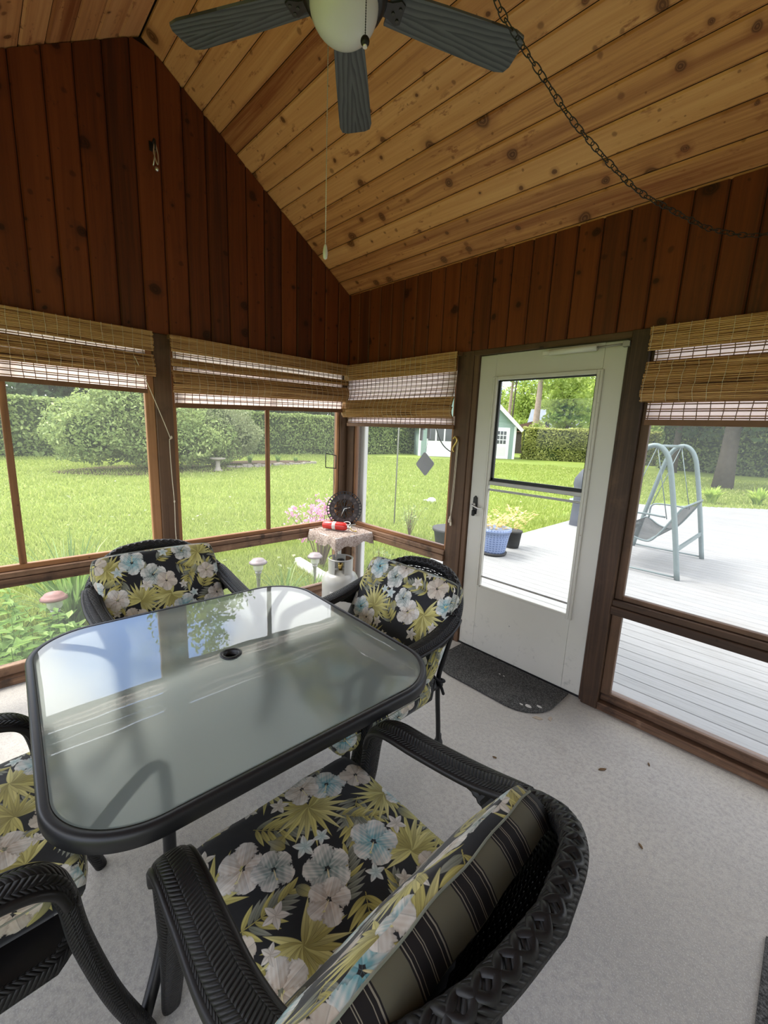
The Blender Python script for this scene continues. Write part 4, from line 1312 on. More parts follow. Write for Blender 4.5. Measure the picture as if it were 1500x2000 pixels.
# glass with the parasol hole
mb = MB(); outer = rsq(HALF - .021, CR - .021, 26); hole_r = .026
No = len(outer); inner = [(hole_r * math.cos(math.atan2(y, x)), hole_r * math.sin(math.atan2(y, x))) for (x, y) in outer]
for (x, y) in outer: mb.V.append(Vector((x, y, .7185)))
for (x, y) in inner: mb.V.append(Vector((x, y, .7185)))
for k in range(No):
    l = (k + 1) % No; mb.face((k, l, No + l, No + k), [outer[k], outer[l], inner[l], inner[k]], .5, 0, True)
mb.build('glass_top', M['table_glass'], table)
mb = MB(); mb.lathe([(.0265, .708), (.0265, .7195), (.030, .7195), (.037, .7215), (.038, .7245), (.035, .727), (.028, .7265), (.0235, .723), (.0235, .706)], (0, 0, 0), 28)
mb.build('umbrella_ring', M['black_metal'], table)
for q in range(4):
    a = PI / 4 + PI / 2 * q; d = Vector((math.cos(a), math.sin(a), 0))
    sd = Vector((-d.y, d.x, 0))
    rr = [(.655, .690), (.56, .688), (.485, .672), (.438, .630), (.420, .56), (.420, .36), (.440, .22), (.50, .10), (.585, .012)]
    mb = MB(); mb.tube(catmull([d * r + Vector((0, 0, z)) for (r, z) in rr], 7), .0165, 12)
    lg = mb.build('leg', M['black_metal'], table)
    mb = MB(); mb.lathe([(.016, 0), (.022, .002), (.022, .018), (.017, .024)], d * .587, 12); mb.build('foot_cap', M['rubber'], lg)
# low stretcher ring tying the legs
mb = MB(); mb.tube([Vector((.418 * math.cos(t), .418 * math.sin(t), .33)) for t in np.linspace(0, 2 * PI, 49)[:-1]], .008, 8, closed=True)
#mb.build('stretcher', M['black_metal'], table)

# ------------------------------------------------------------------ corner table and what is on it
def shag():
    n = NT('shag_cloth'); v = n.obj(); a = n.noise(v, 90, 4, .7).outputs[0]
    c = n.mix(n.smooth(a, .3, .75), (.26, .19, .155), (.62, .53, .47)); return n.done(n.bsdf(c, .95, 0, .05, a, .8, .01))
M['shag'] = shag()
ct = empty('corner_shelf', (.23, -.23, 0), 'small white corner shelf under a beige shaggy cloth, resting on the window rails', 'shelf')
mb = MB(); mb.box((-.195, -.195, .640), (.195, .195, .662), .5, 0, None, .003); mb.build('shelf_board', M['white_plastic'], ct)
for (x, y) in ((.045, -.045),):
    mb = MB(); mb.bar((x, y, 0), (x, y, .641), .022, .022, (0, 1, 0)); mb.build('leg', M['white_plastic'], ct)
mb = MB(); n = 34; S = .455
for j in range(n + 1):
    for i in range(n + 1):
        x, y = (i / n - .5) * S, (j / n - .5) * S
        z = .6655 + .003 * math.sin(31 * x + 9 * y) * math.sin(23 * y)
        ox = max(0, abs(x) - .197); oy = max(0, abs(y) - .197)
        hang = ox + oy
        xx = math.copysign(min(abs(x), .197) + min(ox, .012), x); yy = math.copysign(min(abs(y), .197) + min(oy, .012), y)
        if x < 0: xx = max(xx, -.2)
        if y > 0: yy = min(yy, .2)
        front = (x > .1 or y < -.1)
        drop = hang * (2.9 if front else .6) * (1 + .13 * math.sin(33 * (x - y)) + .08 * math.sin(71 * x + 13 * y))
        mb.V.append(Vector((xx + .004 * math.sin(60 * y) * (hang > 0) + random.uniform(-.0015, .0015), yy + .004 * math.sin(55 * x) * (hang > 0) + random.uniform(-.0015, .0015), z - drop + random.uniform(-.002, .002))))
for j in range(n):
    for i in range(n):
        a = j * (n + 1) + i; mb.face((a, a + 1, a + n + 2, a + n + 1), [(0, 0)] * 4, .5, 0, True)
k0 = len(mb.F)
for _ in range(1800):   # tufts of the pile
    f = random.choice(mb.F[:k0]); p = mb.V[f[0]]; q = mb.V[f[2]]; c = p.lerp(q, random.random())
    nrm = (mb.V[f[1]] - p).cross(mb.V[f[3]] - p); nrm = nrm.normalized() if nrm.length > 1e-9 else Vector((0, 0, 1))
    t = (nrm + Vector((random.uniform(-1, 1), random.uniform(-1, 1), random.uniform(-1.2, .2)))).normalized() * random.uniform(.006, .014)
    s = Vector((random.uniform(-1, 1), random.uniform(-1, 1), 0)).normalized() * .0022
    k = len(mb.V); mb.V += [c - s, c + s, c + t]; mb.face((k, k + 1, k + 2), [(0, 0)] * 3, random.random(), 0)
cl = mb.build('table_cloth', M['shag'], None, (.23, -.23, 0)); tag(cl, 'beige shaggy cloth draped over the white corner shelf', 'cloth')

# ornate metal wall clock leaning in the corner
ck = empty('metal_clock', (.150, -.135, .672), 'round black openwork metal clock leaning in the corner behind the extinguisher', 'clock')
cn = Vector((.72, -.66, .20)).normalized(); cu = (Vector((0, 0, 1)) - cn * cn.z).normalized(); cr = cu.cross(cn)
CM = Matrix((cr, cu, cn)).transposed().to_4x4(); CRD = .158; CM.translation = cu * CRD
def ring_prism(mb, r0, r1, t0, t1, n=64, a0=0, a1=2 * PI, r=.5, m=0):
    P = []
    full = abs(a1 - a0 - 2 * PI) < 1e-6
    k = len(mb.V)
    for i in range(n + 1):
        a = a0 + (a1 - a0) * i / n; c, s = math.cos(a), math.sin(a)
        for (rr, t) in ((r0, t0), (r1, t0), (r1, t1), (r0, t1)): mb.V.append(CM @ Vector((rr * c, rr * s, t)))
    for i in range(n):
        for q in range(4):
            w = (q + 1) % 4; mb.face((k + 4 * i + q, k + 4 * i + w, k + 4 * i + 4 + w, k + 4 * i + 4 + q), [(0, 0)] * 4, r, m)
    if not full:
        mb.face((k, k + 3, k + 2, k + 1), [(0, 0)] * 4, r, m); e = k + 4 * n; mb.face((e, e + 1, e + 2, e + 3), [(0, 0)] * 4, r, m)
mb = MB()
ring_prism(mb, .1515, .158, -.004, .004); ring_prism(mb, .127, .134, -.004, .004)
for i in range(34):
    a = 2 * PI * i / 34; w = .033 if i % 2 else .05
    ring_prism(mb, .133, .152, -.003, .003, 3, a - w * .75, a + w * .75)
mb.build('outer_ring', M['black_metal'], ck)
M['dial'] = plain('dial', (.035, .026, .024), .5, .2, .4, .3, 30); M['numeral'] = plain('numeral', (.13, .105, .095), .5, .2, .4)
mb = MB(); ring_prism(mb, .088, .128, -.002, .002); dl = mb.build('dial_ring', M['dial'], ck)
for i in range(12):
    mb = MB(); a = 2 * PI * i / 12
    bars = (1, 2, 3, 2, 1, 2, 3, 3, 2, 1, 2, 3)[i]
    for b_ in range(bars): ring_prism(mb, .096, .121, .002, .0035, 2, a + (b_ - (bars - 1) / 2) * .075 - .02, a + (b_ - (bars - 1) / 2) * .075 + .02)
    mb.build('numeral', M['numeral'], dl)
mb = MB()
def sc(pts, r=.0036): mb.tube([CM @ Vector((x, y, 0)) for (x, y) in catmull([Vector((p[0], p[1], 0)) for p in pts], 6) and [(v.x, v.y) for v in catmull([Vector((p[0], p[1], 0)) for p in pts], 6)]], r, 6)
for sx in (-1, 1):
    for sy in (-1, 1):
        sc([(.0, .012 * sy), (.03 * sx, .018 * sy), (.062 * sx, .03 * sy), (.074 * sx, .055 * sy), (.055 * sx, .066 * sy), (.044 * sx, .05 * sy), (.056 * sx, .044 * sy)])
        sc([(.012 * sx, .0), (.02 * sx, .03 * sy), (.034 * sx, .062 * sy), (.022 * sx, .082 * sy), (.008 * sx, .07 * sy), (.014 * sx, .055 * sy)])
        sc([(.088 * sx, .004 * sy), (.06 * sx, .012 * sy), (.04 * sx, .004 * sy)])
for a in range(4):
    t = PI / 2 * a; sc([(.02 * math.cos(t), .02 * math.sin(t)), (.09 * math.cos(t), .09 * math.sin(t))], .004)
ring_prism(mb, .0, .022, -.004, .004, 24)
mb.build('scrollwork', M['black_metal'], ck)
for (a, L) in ((math.radians(14), .052), (math.radians(-112), .072)):
    mb = MB(); mb.tube([CM @ Vector((0, 0, .006)), CM @ Vector((L * math.cos(a), L * math.sin(a), .006))], [.0032, .0014], 6); mb.build('hand', M['silver'], ck)

# fire extinguisher lying on the cloth
fe = empty('fire_extinguisher', (.222, -.262, .672), 'red fire extinguisher with white label lying on the beige cloth', 'fire extinguisher')
ax = Vector((.86, .50, 0)).normalized(); FM = Matrix((ax, Vector((-ax.y, ax.x, 0)), Vector((0, 0, 1)))).transposed().to_4x4(); FM.translation = (0, 0, .036)
mb = MB(); mb.lathe([(.004, -.130), (.028, -.130), (.034, -.122), (.035, -.05), (.035, .055), (.031, .078), (.020, .092), (.014, .097), (.0141, .106)], (0, 0, 0), 28, 'x', .5, 0, True, FM); mb.build('cylinder', M['red'], fe)
mb = MB(); mb.lathe([(.0354, -.040), (.0356, -.0395), (.0356, -.0105), (.0354, -.010)], (0, 0, 0), 28, 'x', .5, 0, True, FM); lb = mb.build('label_band', M['white_plastic'], fe)
mb = MB()
for k in range(5):
    for a in (.6, 1.0, 1.4, 1.8):
        p = FM @ Vector((-.036 + k * .005, .0358 * math.cos(a), .0358 * math.sin(a))); q = FM @ Vector((-.036 + k * .005 + .0016, .0358 * math.cos(a + .25), .0358 * math.sin(a + .25)))
        mb.tube([p, FM @ Vector((-.036 + k * .005, .0360 * math.cos(a + .14), .0360 * math.sin(a + .14))), q], .0005, 4)
mb.build('print', M['grey_plate'], lb)
mb = MB()
mb.lathe([(.017, .095), (.019, .098), (.019, .122), (.013, .128)], (0, 0, 0), 16, 'x', .5, 0, True, FM)
mb.bar(FM @ Vector((.112, 0, .018)), FM @ Vector((.165, .004, .030)), .016, .004); mb.bar(FM @ Vector((.112, 0, .012)), FM @ Vector((.158, .004, .008)), .016, .004)
vh = mb.build('valve', M['silver'], fe)
mb = MB(); mb.tube(catmull([FM @ Vector((.118, -.012, .006)), FM @ Vector((.135, -.030, -.006)), FM @ Vector((.150, -.030, -.022)), FM @ Vector((.175, -.026, -.026))], 5), .004, 8); mb.ball(FM @ Vector((.178, -.026, -.024)), .008, 8); mb.build('nozzle', M['brass'], vh)
mb = MB(); mb.tube([FM @ Vector((.088 + .03 * math.cos(t), .012 * math.sin(t), .030 + .012 * math.sin(t))) for t in np.linspace(0, 2 * PI, 20)[:-1]], .0035, 6, closed=True); mb.build('strap', M['white_plastic'], fe)

# propane cylinder under the corner table
pt = empty('propane_tank', (.372, -.336, 0), 'white propane cylinder on the floor under the corner shelf', 'gas tank')
M['tank'] = plain('tank', (.37, .365, .34), .3, 0, .5, .05, 5)
mb = MB(); mb.lathe([(.10, .03), (.135, .038), (.15, .07), (.1525, .11), (.1525, .265), (.148, .300), (.130, .333), (.095, .355), (.05, .365), (.022, .367)], (0, 0, 0), 40); mb.build('body', M['tank'], pt)
mb = MB(); mb.lathe([(.108, 0), (.112, 0), (.112, .042), (.108, .042)], (0, 0, 0), 32); mb.build('foot_ring', M['tank'], pt)
mb = MB()
for (a0, a1) in ((-2.5, -1.15), (-.35, 1.35), (2.05, 3.2)):
    n = 14; k = len(mb.V)
    for i in range(n + 1):
        a = a0 + (a1 - a0) * i / n
        for (r, z) in ((.098, .351), (.102, .351), (.102, .473), (.098, .473)): mb.V.append(Vector((r * math.cos(a), r * math.sin(a), z)))
    for i in range(n):
        for q in range(4): w = (q + 1) % 4; mb.face((k + 4 * i + q, k + 4 * i + w, k + 4 * i + 4 + w, k + 4 * i + 4 + q), [(0, 0)] * 4, .5)
    mb.face((k, k + 1, k + 2, k + 3), [(0, 0)] * 4); e = k + 4 * n; mb.face((e, e + 1, e + 2, e + 3), [(0, 0)] * 4)
mb.tube([Vector((.100 * math.cos(t), .100 * math.sin(t), .471)) for t in np.linspace(0, 2 * PI, 33)[:-1]], .006, 8, closed=True); mb.build('collar', M['tank'], pt)
mb = MB(); mb.lathe([(.016, .365), (.016, .40), (.022, .403), (.022, .425), (.014, .43), (.014, .44)], (0, 0, 0), 12); mb.tube([(0, 0, .413), (.045, -.045, .413)], .014, 10); mb.build('valve', M['brass'], pt)
mb = MB(); mb.lathe([(.006, .437), (.03, .439), (.032, .455), (.026, .461), (.004, .463)], (0, 0, 0), 16); mb.build('valve_knob', M['black_metal'], pt)
mb = MB(); n = 10; k = 0
for i in range(n + 1):
    a = -1.25 + .75 * i / n
    for z in (.165, .225): mb.V.append(Vector((.1533 * math.cos(a), .1533 * math.sin(a), z)))
for i in range(n): mb.face((2 * i, 2 * i + 2, 2 * i + 3, 2 * i + 1), [(0, 0)] * 4)
st = mb.build('sticker', M['white_plastic'], pt)
mb = MB()
for r_ in range(4):
    for c_ in range(3):
        a0 = -1.18 + .22 * c_; pts = [Vector((.1545 * math.cos(a0 + .17 * q / 4), .1545 * math.sin(a0 + .17 * q / 4), .177 + .012 * r_)) for q in range(5)]
        mb.tube(pts, .0016, 4)
mb.build('print', M['grey_plate'], st)

# ------------------------------------------------------------------ ceiling fan
FH = Vector((1.852, -1.543, 0)); ZB_ = 2.765
fan = empty('ceiling_fan', (FH.x, FH.y, ZB_), 'grey ceiling fan with a white glass bowl hanging from the ridge', 'ceiling fan')
def fan_grey():
    n = NT('fan_blade'); s = n.sep(n.uv())
    w = n.n('ShaderNodeTexWave', wave_type='BANDS', bands_direction='Y', wave_profile='SAW')
    x = n.math('MULTIPLY', n.math('SUBTRACT', s[0], .62), 1.0)
    # cathedral grain: nested parabolas along the blade
    q = n.math('ADD', n.math('MULTIPLY', n.math('POWER', n.math('ABSOLUTE', s[1]), 1.0), 17.0), n.math('MULTIPLY', x, -1.5))
    no = n.noise(n.comb(n.math('MULTIPLY', s[0], 6), n.math('MULTIPLY', s[1], 40), 0), 1, 3).outputs[0]
    f = n.math('FRACT', n.math('ADD', n.math('MULTIPLY', q, 3.4), n.math('MULTIPLY', no, .9)))
    c = n.mix(n.smooth(f, .25, .95), (.095, .10, .11), (.04, .043, .05))
    return n.done(n.bsdf(c, .45, 0, .4))
M['fan_blade'] = fan_grey(); M['fan_metal'] = plain('fan_metal', (.035, .034, .033), .35, .4, .5)
mb = MB(); mb.lathe([(.02, .10), (.10, .095), (.122, .07), (.126, .03), (.126, -.012), (.116, -.030), (.104, -.036), (.03, -.036)], (0, 0, 0), 36); mb.build('motor_housing', M['fan_metal'], fan)
mb = MB(); mb.tube([(0, 0, .09), (0, 0, RZ - ZB_ - .06)], .013, 12); mb.build('downrod', M['fan_metal'], fan)
mb = MB(); mb.lathe([(.016, RZ - ZB_ - .15), (.05, RZ - ZB_ - .13), (.072, RZ - ZB_ - .075), (.074, RZ - ZB_ - .062)], (0, 0, 0), 24); mb.build('ceiling_canopy', M['fan_metal'], fan)
def bowl():
    n = NT('opal_glass'); p = n.bsdf((.97, .95, .93), .16, 0, .5)
    p.inputs['Subsurface Weight'].default_value = 0
    t = n.n('ShaderNodeBsdfTranslucent'); t.inputs[0].default_value = (.85, .85, .80, 1)
    m = n.n('ShaderNodeMixShader', i_0=.4); n.l(p.outputs[0], m.inputs[1]); n.l(t.outputs[0], m.inputs[2]); return n.done(m)
M['opal'] = bowl()
mb = MB(); mb.lathe([(.101, -.03)] + [(.100 * math.cos(t), -.036 - .088 * math.sin(t)) for t in np.linspace(0, PI / 2 - .02, 14)] + [(.0005, -.124)], (0, 0, 0), 36); mb.build('glass_bowl', M['opal'], fan)
for k in range(5):
    a = math.radians(136.6 + 72 * k); c, s = math.cos(a), math.sin(a)
    BM = Matrix.Rotation(a, 4, 'Z') @ Matrix.Rotation(math.radians(-9), 4, 'X')
    P = []
    for (x, y) in ((.135, .048), (.30, .057), (.54, .066), (.572, .058), (.582, .036)): P.append((x, y))
    P = P + [(x, -y) for (x, y) in P[::-1]]
    mb = MB(); mb.prism(P, -.004, .004, 'xy', .5, 0, BM); bl = mb.build('blade', M['fan_blade'], fan)
    mb = MB(); mb.prism([(.11, .018), (.14, .022), (.165, .034), (.18, .026), (.18, -.026), (.165, -.034), (.14, -.022), (.11, -.018)], -.010, -.0042, 'xy', .5, 0, BM)
    for (x, y) in ((.168, .016), (.168, -.016), (.15, 0)): mb.lathe([(.005, -.013), (.005, -.010)], BM @ Vector((x, y, 0)), 8)
    mb.build('blade_bracket', M['fan_metal'], bl)
def pull(x, y, z0, z1, light):
    mb = MB(); z = z0
    mb.tube([(x, y, z0), (x, y, z1)], .0011, 5)
    while z > z1: mb.lathe([(.0006, -.0021), (.0021, 0), (.0006, .0021)], (x, y, z), 6); z -= .0062
    return mb.build('pull_chain', M['silver'] if light else M['fan_metal'], fan)
pc = pull(-.104, .020, -.03, 2.125 - ZB_, True)
mb = MB(); mb.lathe([(.002, .026), (.005, .020), (.0085, .0), (.0065, -.018), (.002, -.022)], (-.104, .020, 2.108 - ZB_), 12); mb.build('pendant', M['white_plastic'], pc)
pc = pull(.128, -.024, -.01, -.192, False)
mb = MB(); mb.ball((.128, -.024, -.203), .0125, 16); mb.build('pendant', M['black_metal'], pc)
mb = MB(); mb.lathe([(.0065, -.004), (.0066, .004)], (.128, -.024, -.213), 12); mb.build('pendant_band', M['silver'], pc)

# ------------------------------------------------------------------ swag chain
knotp = [(2.19, -1.45, 2.80), (2.206, -1.297, 2.689), (2.227, -1.209, 2.640), (2.262, -1.109, 2.581), (2.303, -1.005, 2.513), (2.346, -.895, 2.460), (2.387, -.785, 2.416), (2.429, -.670, 2.383), (2.480, -.542, 2.366), (2.535, -.409, 2.351), (2.594, -.271, 2.344), (2.73, -.120, 2.343), (2.95, -.10, 2.40)]
pth = catmull(knotp, 30); cum = [0]
for a, b in zip(pth, pth[1:]): cum.append(cum[-1] + (b - a).length)
def along(s):
    for i in range(len(cum) - 1):
        if cum[i + 1] >= s: return pth[i].lerp(pth[i + 1], (s - cum[i]) / max(1e-9, cum[i + 1] - cum[i]))
    return pth[-1]
ch = empty('swag_chain', knotp[0], 'dark metal link chain swagged under the right slope of the ceiling', 'chain')
mb = MB(); s = 0; i = 0; LL = .036
while s + LL * .7 < cum[-1]:
    p, q = along(s), along(s + LL * .74); d = (q - p).normalized(); o = d.cross(Vector((0, 0, 1))).normalized(); o2 = d.cross(o)
    ang = (PI / 2 if i % 2 else 0) + .35 * math.sin(i * 1.3); sd = o * math.cos(ang) + o2 * math.sin(ang)
    c = (p + q) / 2 - Vector(knotp[0]); pts = []
    for t in np.linspace(0, 2 * PI, 17)[:-1]:
        pts.append(c + d * (LL * .5 * math.cos(t)) + sd * (.0088 * math.copysign(abs(math.sin(t)) ** .7, math.sin(t))))
    mb.tube(pts, .0017, 5, closed=True); s += LL * .74; i += 1
mb.build('links', M['dark_wire'], ch)
mb = MB()
cz = roof_z(-1.45); mb.tube([(0, 0, 0), (0, 0, cz - knotp[0][2] - .022)], .002, 6); mb.lathe([(.012, cz - knotp[0][2] - .024), (.012, cz - knotp[0][2] - .014)], (0, 0, 0), 12); mb.build('hook', M['dark_wire'], ch)
mb = MB(); e = Vector(knotp[-1]) - Vector(knotp[0]); mb.tube([e, e + Vector((0, .09, 0)), e + Vector((0, .098, .0))], .003, 6); mb.lathe([(.012, -.004), (.012, .004)], e + Vector((0, .096, 0)), 10, 'y'); mb.build('wall_hook', M['dark_wire'], ch)

# hook on the gable
mb = MB(); mb.box((.0005, -.018, -.02), (.006, .018, .03), .5, 0, None, .002)
mb.tube(catmull([(.006, 0, .02), (.04, 0, .03), (.055, 0, .01), (.045, 0, -.02), (.03, 0, -.015)], 5), .005, 8)
hk = mb.build('wall_hook', M['black_metal'], None, (0, -1.515, 3.10)); tag(hk, 'dark metal hook high on the gable boards with a key-like catch', 'hook')
mb = MB(); mb.tube(catmull([(.05, .0, .01), (.048, .014, -.05), (.048, .010, -.10), (.048, -.008, -.05), (.05, -.004, .0)], 5), .004, 7); mb.tube([(.048, .0, -.03), (.047, -.014, -.115)], .004, 7); mb.ball((.047, .004, -.125), .013, 10)
mb.build('catch', M['silver'], hk)
# ------------------------------------------------------------------ outdoors
GZ = -.30
DZ = -.10
mb = MB(); mb.V = [Vector(p) for p in ((-90, -70, GZ), (80, -70, GZ), (80, 100, GZ), (-90, 100, GZ))]; mb.face((0, 1, 2, 3), [(0, 0)] * 4)
struct(mb.build('ground_lawn', M['lawn']))
# porch apron: the slab edge is hidden by soil against the wall
# deck boards, run parallel to the door wall
mb = MB(); y = .14; W = .140
while y < 13.2:
    x0 = -.37 if y < 9.9 else -.33 + (y - 9.95) * .945
    x1 = 7.5
    cuts = [x0]; t = x0 + random.uniform(4.4, 8)
    while t < x1: cuts.append(t); t += random.uniform(4, 5)
    cuts.append(x1)
    for a, b in zip(cuts, cuts[1:]):
        if b - a > .1: mb.box((a + .001, y + .0035, DZ - .03), (b - .001, y + W - .0035, DZ), None, 0, None, .003)
    y += W
mb2 = MB(); mb2.box((-.34, .14, GZ), (7.4, 9.8, DZ - .032)); 
dk = struct(mb.build('floor_deck', M['deck'])); dk['label'] = 'pale grey painted board deck outside the door'
struct(mb2.build('deck_frame', M['dark_gap'], dk))

def scatter_leaves(P, Nn, size, aspect=.5, align=.6, droop=.2, jit=.3):
    """P (n,3) centres, Nn (n,3) outward directions -> V, F arrays of folded diamond leaves"""
    n = len(P)
    d = rng.normal(size=(n, 3)); d /= np.linalg.norm(d, axis=1)[:, None]
    nn = Nn * align + d * (1 - align) * 1.3; nn[:, 2] += .25; nn /= np.linalg.norm(nn, axis=1)[:, None] + 1e-9
    a = np.cross(nn, rng.normal(size=(n, 3))); a /= np.linalg.norm(a, axis=1)[:, None] + 1e-9
    a[:, 2] -= droop; a /= np.linalg.norm(a, axis=1)[:, None] + 1e-9
    b = np.cross(nn, a); b /= np.linalg.norm(b, axis=1)[:, None] + 1e-9
    s = size * (1 + jit * rng.normal(size=n)).clip(.5, 1.8)
    L = s[:, None] * a; Wd = (s * aspect)[:, None] * b; up = (s * .12)[:, None] * nn
    V = np.stack([P - L * .5, P + Wd * .5 + up, P + L * .5, P - Wd * .5 + up], 1).reshape(-1, 3)
    F = np.arange(4 * n).reshape(n, 4)
    return V, F
def clump_tone(P, scale, rs=0):
    """broad random tone so foliage reads in clumps"""
    k = rng.uniform(-1, 1, (6, 3)) / scale; ph = rng.uniform(0, 6, 6)
    v = sum(np.sin(P @ k[i] * 6 + ph[i]) for i in range(6)) / 6
    return np.clip(.42 + .3 * v + .22 * rng.normal(size=len(P)), 0, 1)
def blob_points(c, r, n, depth=.35, flat_bottom=None):
    d = rng.normal(size=(n, 3)); d /= np.linalg.norm(d, axis=1)[:, None]
    # lumpy radius
    k = rng.uniform(-1, 1, (5, 3)) * 3.2; ph = rng.uniform(0, 6, 5)
    lump = 1 + .10 * sum(np.sin(d @ k[i] * 2 + ph[i]) for i in range(5)) / 1.6
    rad = lump * (1 - depth * rng.random(n) ** 2)
    P = np.array(c) + d * np.array(r) * rad[:, None]
    if flat_bottom is not None:
        P = P[P[:, 2] > flat_bottom]; d = (P - np.array(c)) / np.array(r); d /= np.linalg.norm(d, axis=1)[:, None]
    return P, d

# hedges --------------------------------------------------------------------
def hedge(label, p, q, h, th, n, size, seed, mat='hedge', z=GZ, group=None):
    p = np.array(p, float); q = np.array(q, float); L = np.linalg.norm(q - p); t = (q - p) / L; nrm = np.array([t[1], -t[0]])
    root = empty('hedge', (*((p + q) / 2), z), label, 'hedge', group)
    c0 = np.array([*((p + q) / 2), z])
    u = rng.random(n) * L; f = rng.random(n)
    A = th + 2 * h  # unrolled profile: front, top, back
    s = rng.random(n) * A
    front = s < h; topm = (s >= h) & (s < h + th); back = s >= h + th
    off = np.where(front, -th / 2, np.where(back, th / 2, (s - h) - th / 2)); zz = np.where(front, s, np.where(back, s - h - th, h))
    # lumps + rounding at the top
    lump = .10 * (np.sin(u * 1.1 + seed) + np.sin(u * 2.7 + zz * 2 + seed * 2) * .7) + .06 * rng.normal(size=n)
    dep = .22 * rng.random(n) ** 2
    nx = np.where(topm, 0, np.where(front, -1, 1)); nz = np.where(topm, 1, .15)
    off = off + nx * (lump - dep); zz = np.maximum(.02, zz + np.where(topm, lump * .5 - dep, 0))
    P = np.stack([p[0] + t[0] * u + nrm[0] * off, p[1] + t[1] * u + nrm[1] * off, zz + z], 1)
    Nn = np.stack([nrm[0] * nx, nrm[1] * nx, nz + 0 * u], 1)
    V, F = scatter_leaves(P, Nn, size, .55, .55)
    o = np_mesh('foliage', V - c0, F, clump_tone(P, 5), M[mat], root)
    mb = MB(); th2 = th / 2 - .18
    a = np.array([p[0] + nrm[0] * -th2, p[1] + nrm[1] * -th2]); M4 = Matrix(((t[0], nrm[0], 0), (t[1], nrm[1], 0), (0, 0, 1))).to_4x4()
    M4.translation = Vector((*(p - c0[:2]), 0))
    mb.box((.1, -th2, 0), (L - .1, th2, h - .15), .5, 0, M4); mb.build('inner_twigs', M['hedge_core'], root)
    return root
hedge('long clipped green hedge across the lawn behind the big shrub', (-22.9, -14.0), (-22.9, 25.9), 2.72, 1.4, 52000, .17, 1)
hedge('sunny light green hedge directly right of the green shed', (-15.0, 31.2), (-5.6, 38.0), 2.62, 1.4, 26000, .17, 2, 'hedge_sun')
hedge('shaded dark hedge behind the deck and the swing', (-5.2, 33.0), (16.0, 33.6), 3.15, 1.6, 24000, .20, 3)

# big shrub in its bed, birdbath, stone bed -----------------------------------
def shrub(name, label, cat, base, blobs, n, size, mat, trunk=(), tw='twig', core=.7, asp=.5, align=.5):
    root = empty(name, base, label, cat); bz = np.array(base)
    tot = sum(b[1][0] * b[1][1] + b[1][0] * b[1][2] for b in blobs); VV = []; FF = []; PP = []; o = 0
    for (c, r) in blobs:
        k = int(n * (r[0] * r[1] + r[0] * r[2]) / tot)
        P, d = blob_points(c, r, k, .45, 0.02); V, F = scatter_leaves(P, d, size, asp, align); VV.append(V); FF.append(F + o); o += len(V); PP.append(P)
    P = np.concatenate(PP)
    np_mesh('foliage', np.concatenate(VV), np.concatenate(FF), clump_tone(P + bz, 1.5), M[mat], root)
    if trunk or core:
        mb = MB()
        for (pts, r) in trunk: mb.tube(pts, r, 6)
        if trunk: mb.build('stems', M[tw], root)
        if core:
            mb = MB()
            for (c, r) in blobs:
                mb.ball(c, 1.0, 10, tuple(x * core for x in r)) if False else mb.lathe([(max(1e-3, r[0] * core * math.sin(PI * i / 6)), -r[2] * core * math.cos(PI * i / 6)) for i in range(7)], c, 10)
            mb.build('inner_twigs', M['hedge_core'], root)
    return root
shrub('shrub', 'large dome-shaped green shrub on a dark bed in the left lawn', 'shrub', (-15.2, 2.6, GZ),
      [((0, -.2, 1.9), (1.9, 2.5, 1.7)), ((.2, -2.0, 1.35), (1.3, 1.5, 1.1)), ((.1, 1.9, 1.2), (1.3, 1.6, 1.1)), ((.9, .3, 1.1), (1.2, 2.0, .95)), ((.4, -.6, 2.7), (1.1, 1.4, .75))], 30000, .125, 'bush',
      [([(0, -.3, 0), (.1, -.5, .8), (.2, -.9, 1.6)], .05), ([(0, .1, 0), (.2, .5, .8), (.1, 1.2, 1.5)], .045), ([(.2, 0, 0), (.5, 0, .7), (.8, .2, 1.3)], .04)], core=.62)
shrub('shrub', 'pale flowering shrub right beside the large dome-shaped shrub', 'shrub', (-15.6, 5.6, GZ), [((0, -.3, 1.9), (1.1, 1.6, 1.0)), ((.1, .6, 1.3), (1.0, 1.0, .9)), ((.2, -.4, .9), (.9, 1.2, .8))], 12000, .11, 'pale_bush', core=.6)
mb = MB()
def blobpoly(cx, cy, rx, ry, n=28, j=.08): return [(cx + rx * math.cos(t) * (1 + j * math.sin(3 * t + cx)), cy + ry * math.sin(t) * (1 + j * math.cos(4 * t))) for t in np.linspace(0, 2 * PI, n + 1)[:-1]]
mb.prism(blobpoly(-14.9, 2.7, 1.9, 3.1), GZ - .02, GZ + .03, 'xy'); o = mb.build('planting_bed', M['soil']); tag(o, 'dark mulch bed beneath the large dome-shaped shrub', 'flower bed')
bb = empty('birdbath', (-13.6, 4.45, GZ), 'grey stone birdbath on the lawn right of the big shrub', 'birdbath')
mb = MB(); mb.lathe([(.17, 0), (.18, .03), (.12, .08), (.085, .2), (.085, .36), (.11, .42)], (0, 0, 0), 18); mb.build('pedestal', M['stone'], bb)
mb = MB(); mb.lathe([(.10, .42), (.25, .46), (.31, .52), (.29, .525), (.18, .48), (.001, .465)], (0, 0, 0), 24); mb.build('basin', M['stone'], bb)
bed = empty('flower_bed', (-15.6, 7.8, GZ), 'low stone-edged flower bed in the lawn right of the birdbath', 'flower bed')
mb = MB(); mb.prism([(x + 15.6, y - 7.8) for (x, y) in blobpoly(-16.2, 7.9, .9, 2.5)], -.02, .10, 'xy'); mb.build('soil', M['soil'], bed)
stones = [(-14.6 - .9 * (i / 26) ** 1.5 + random.uniform(-.08, .08), 5.3 + i * .195 + random.uniform(-.04, .04)) for i in range(27)]
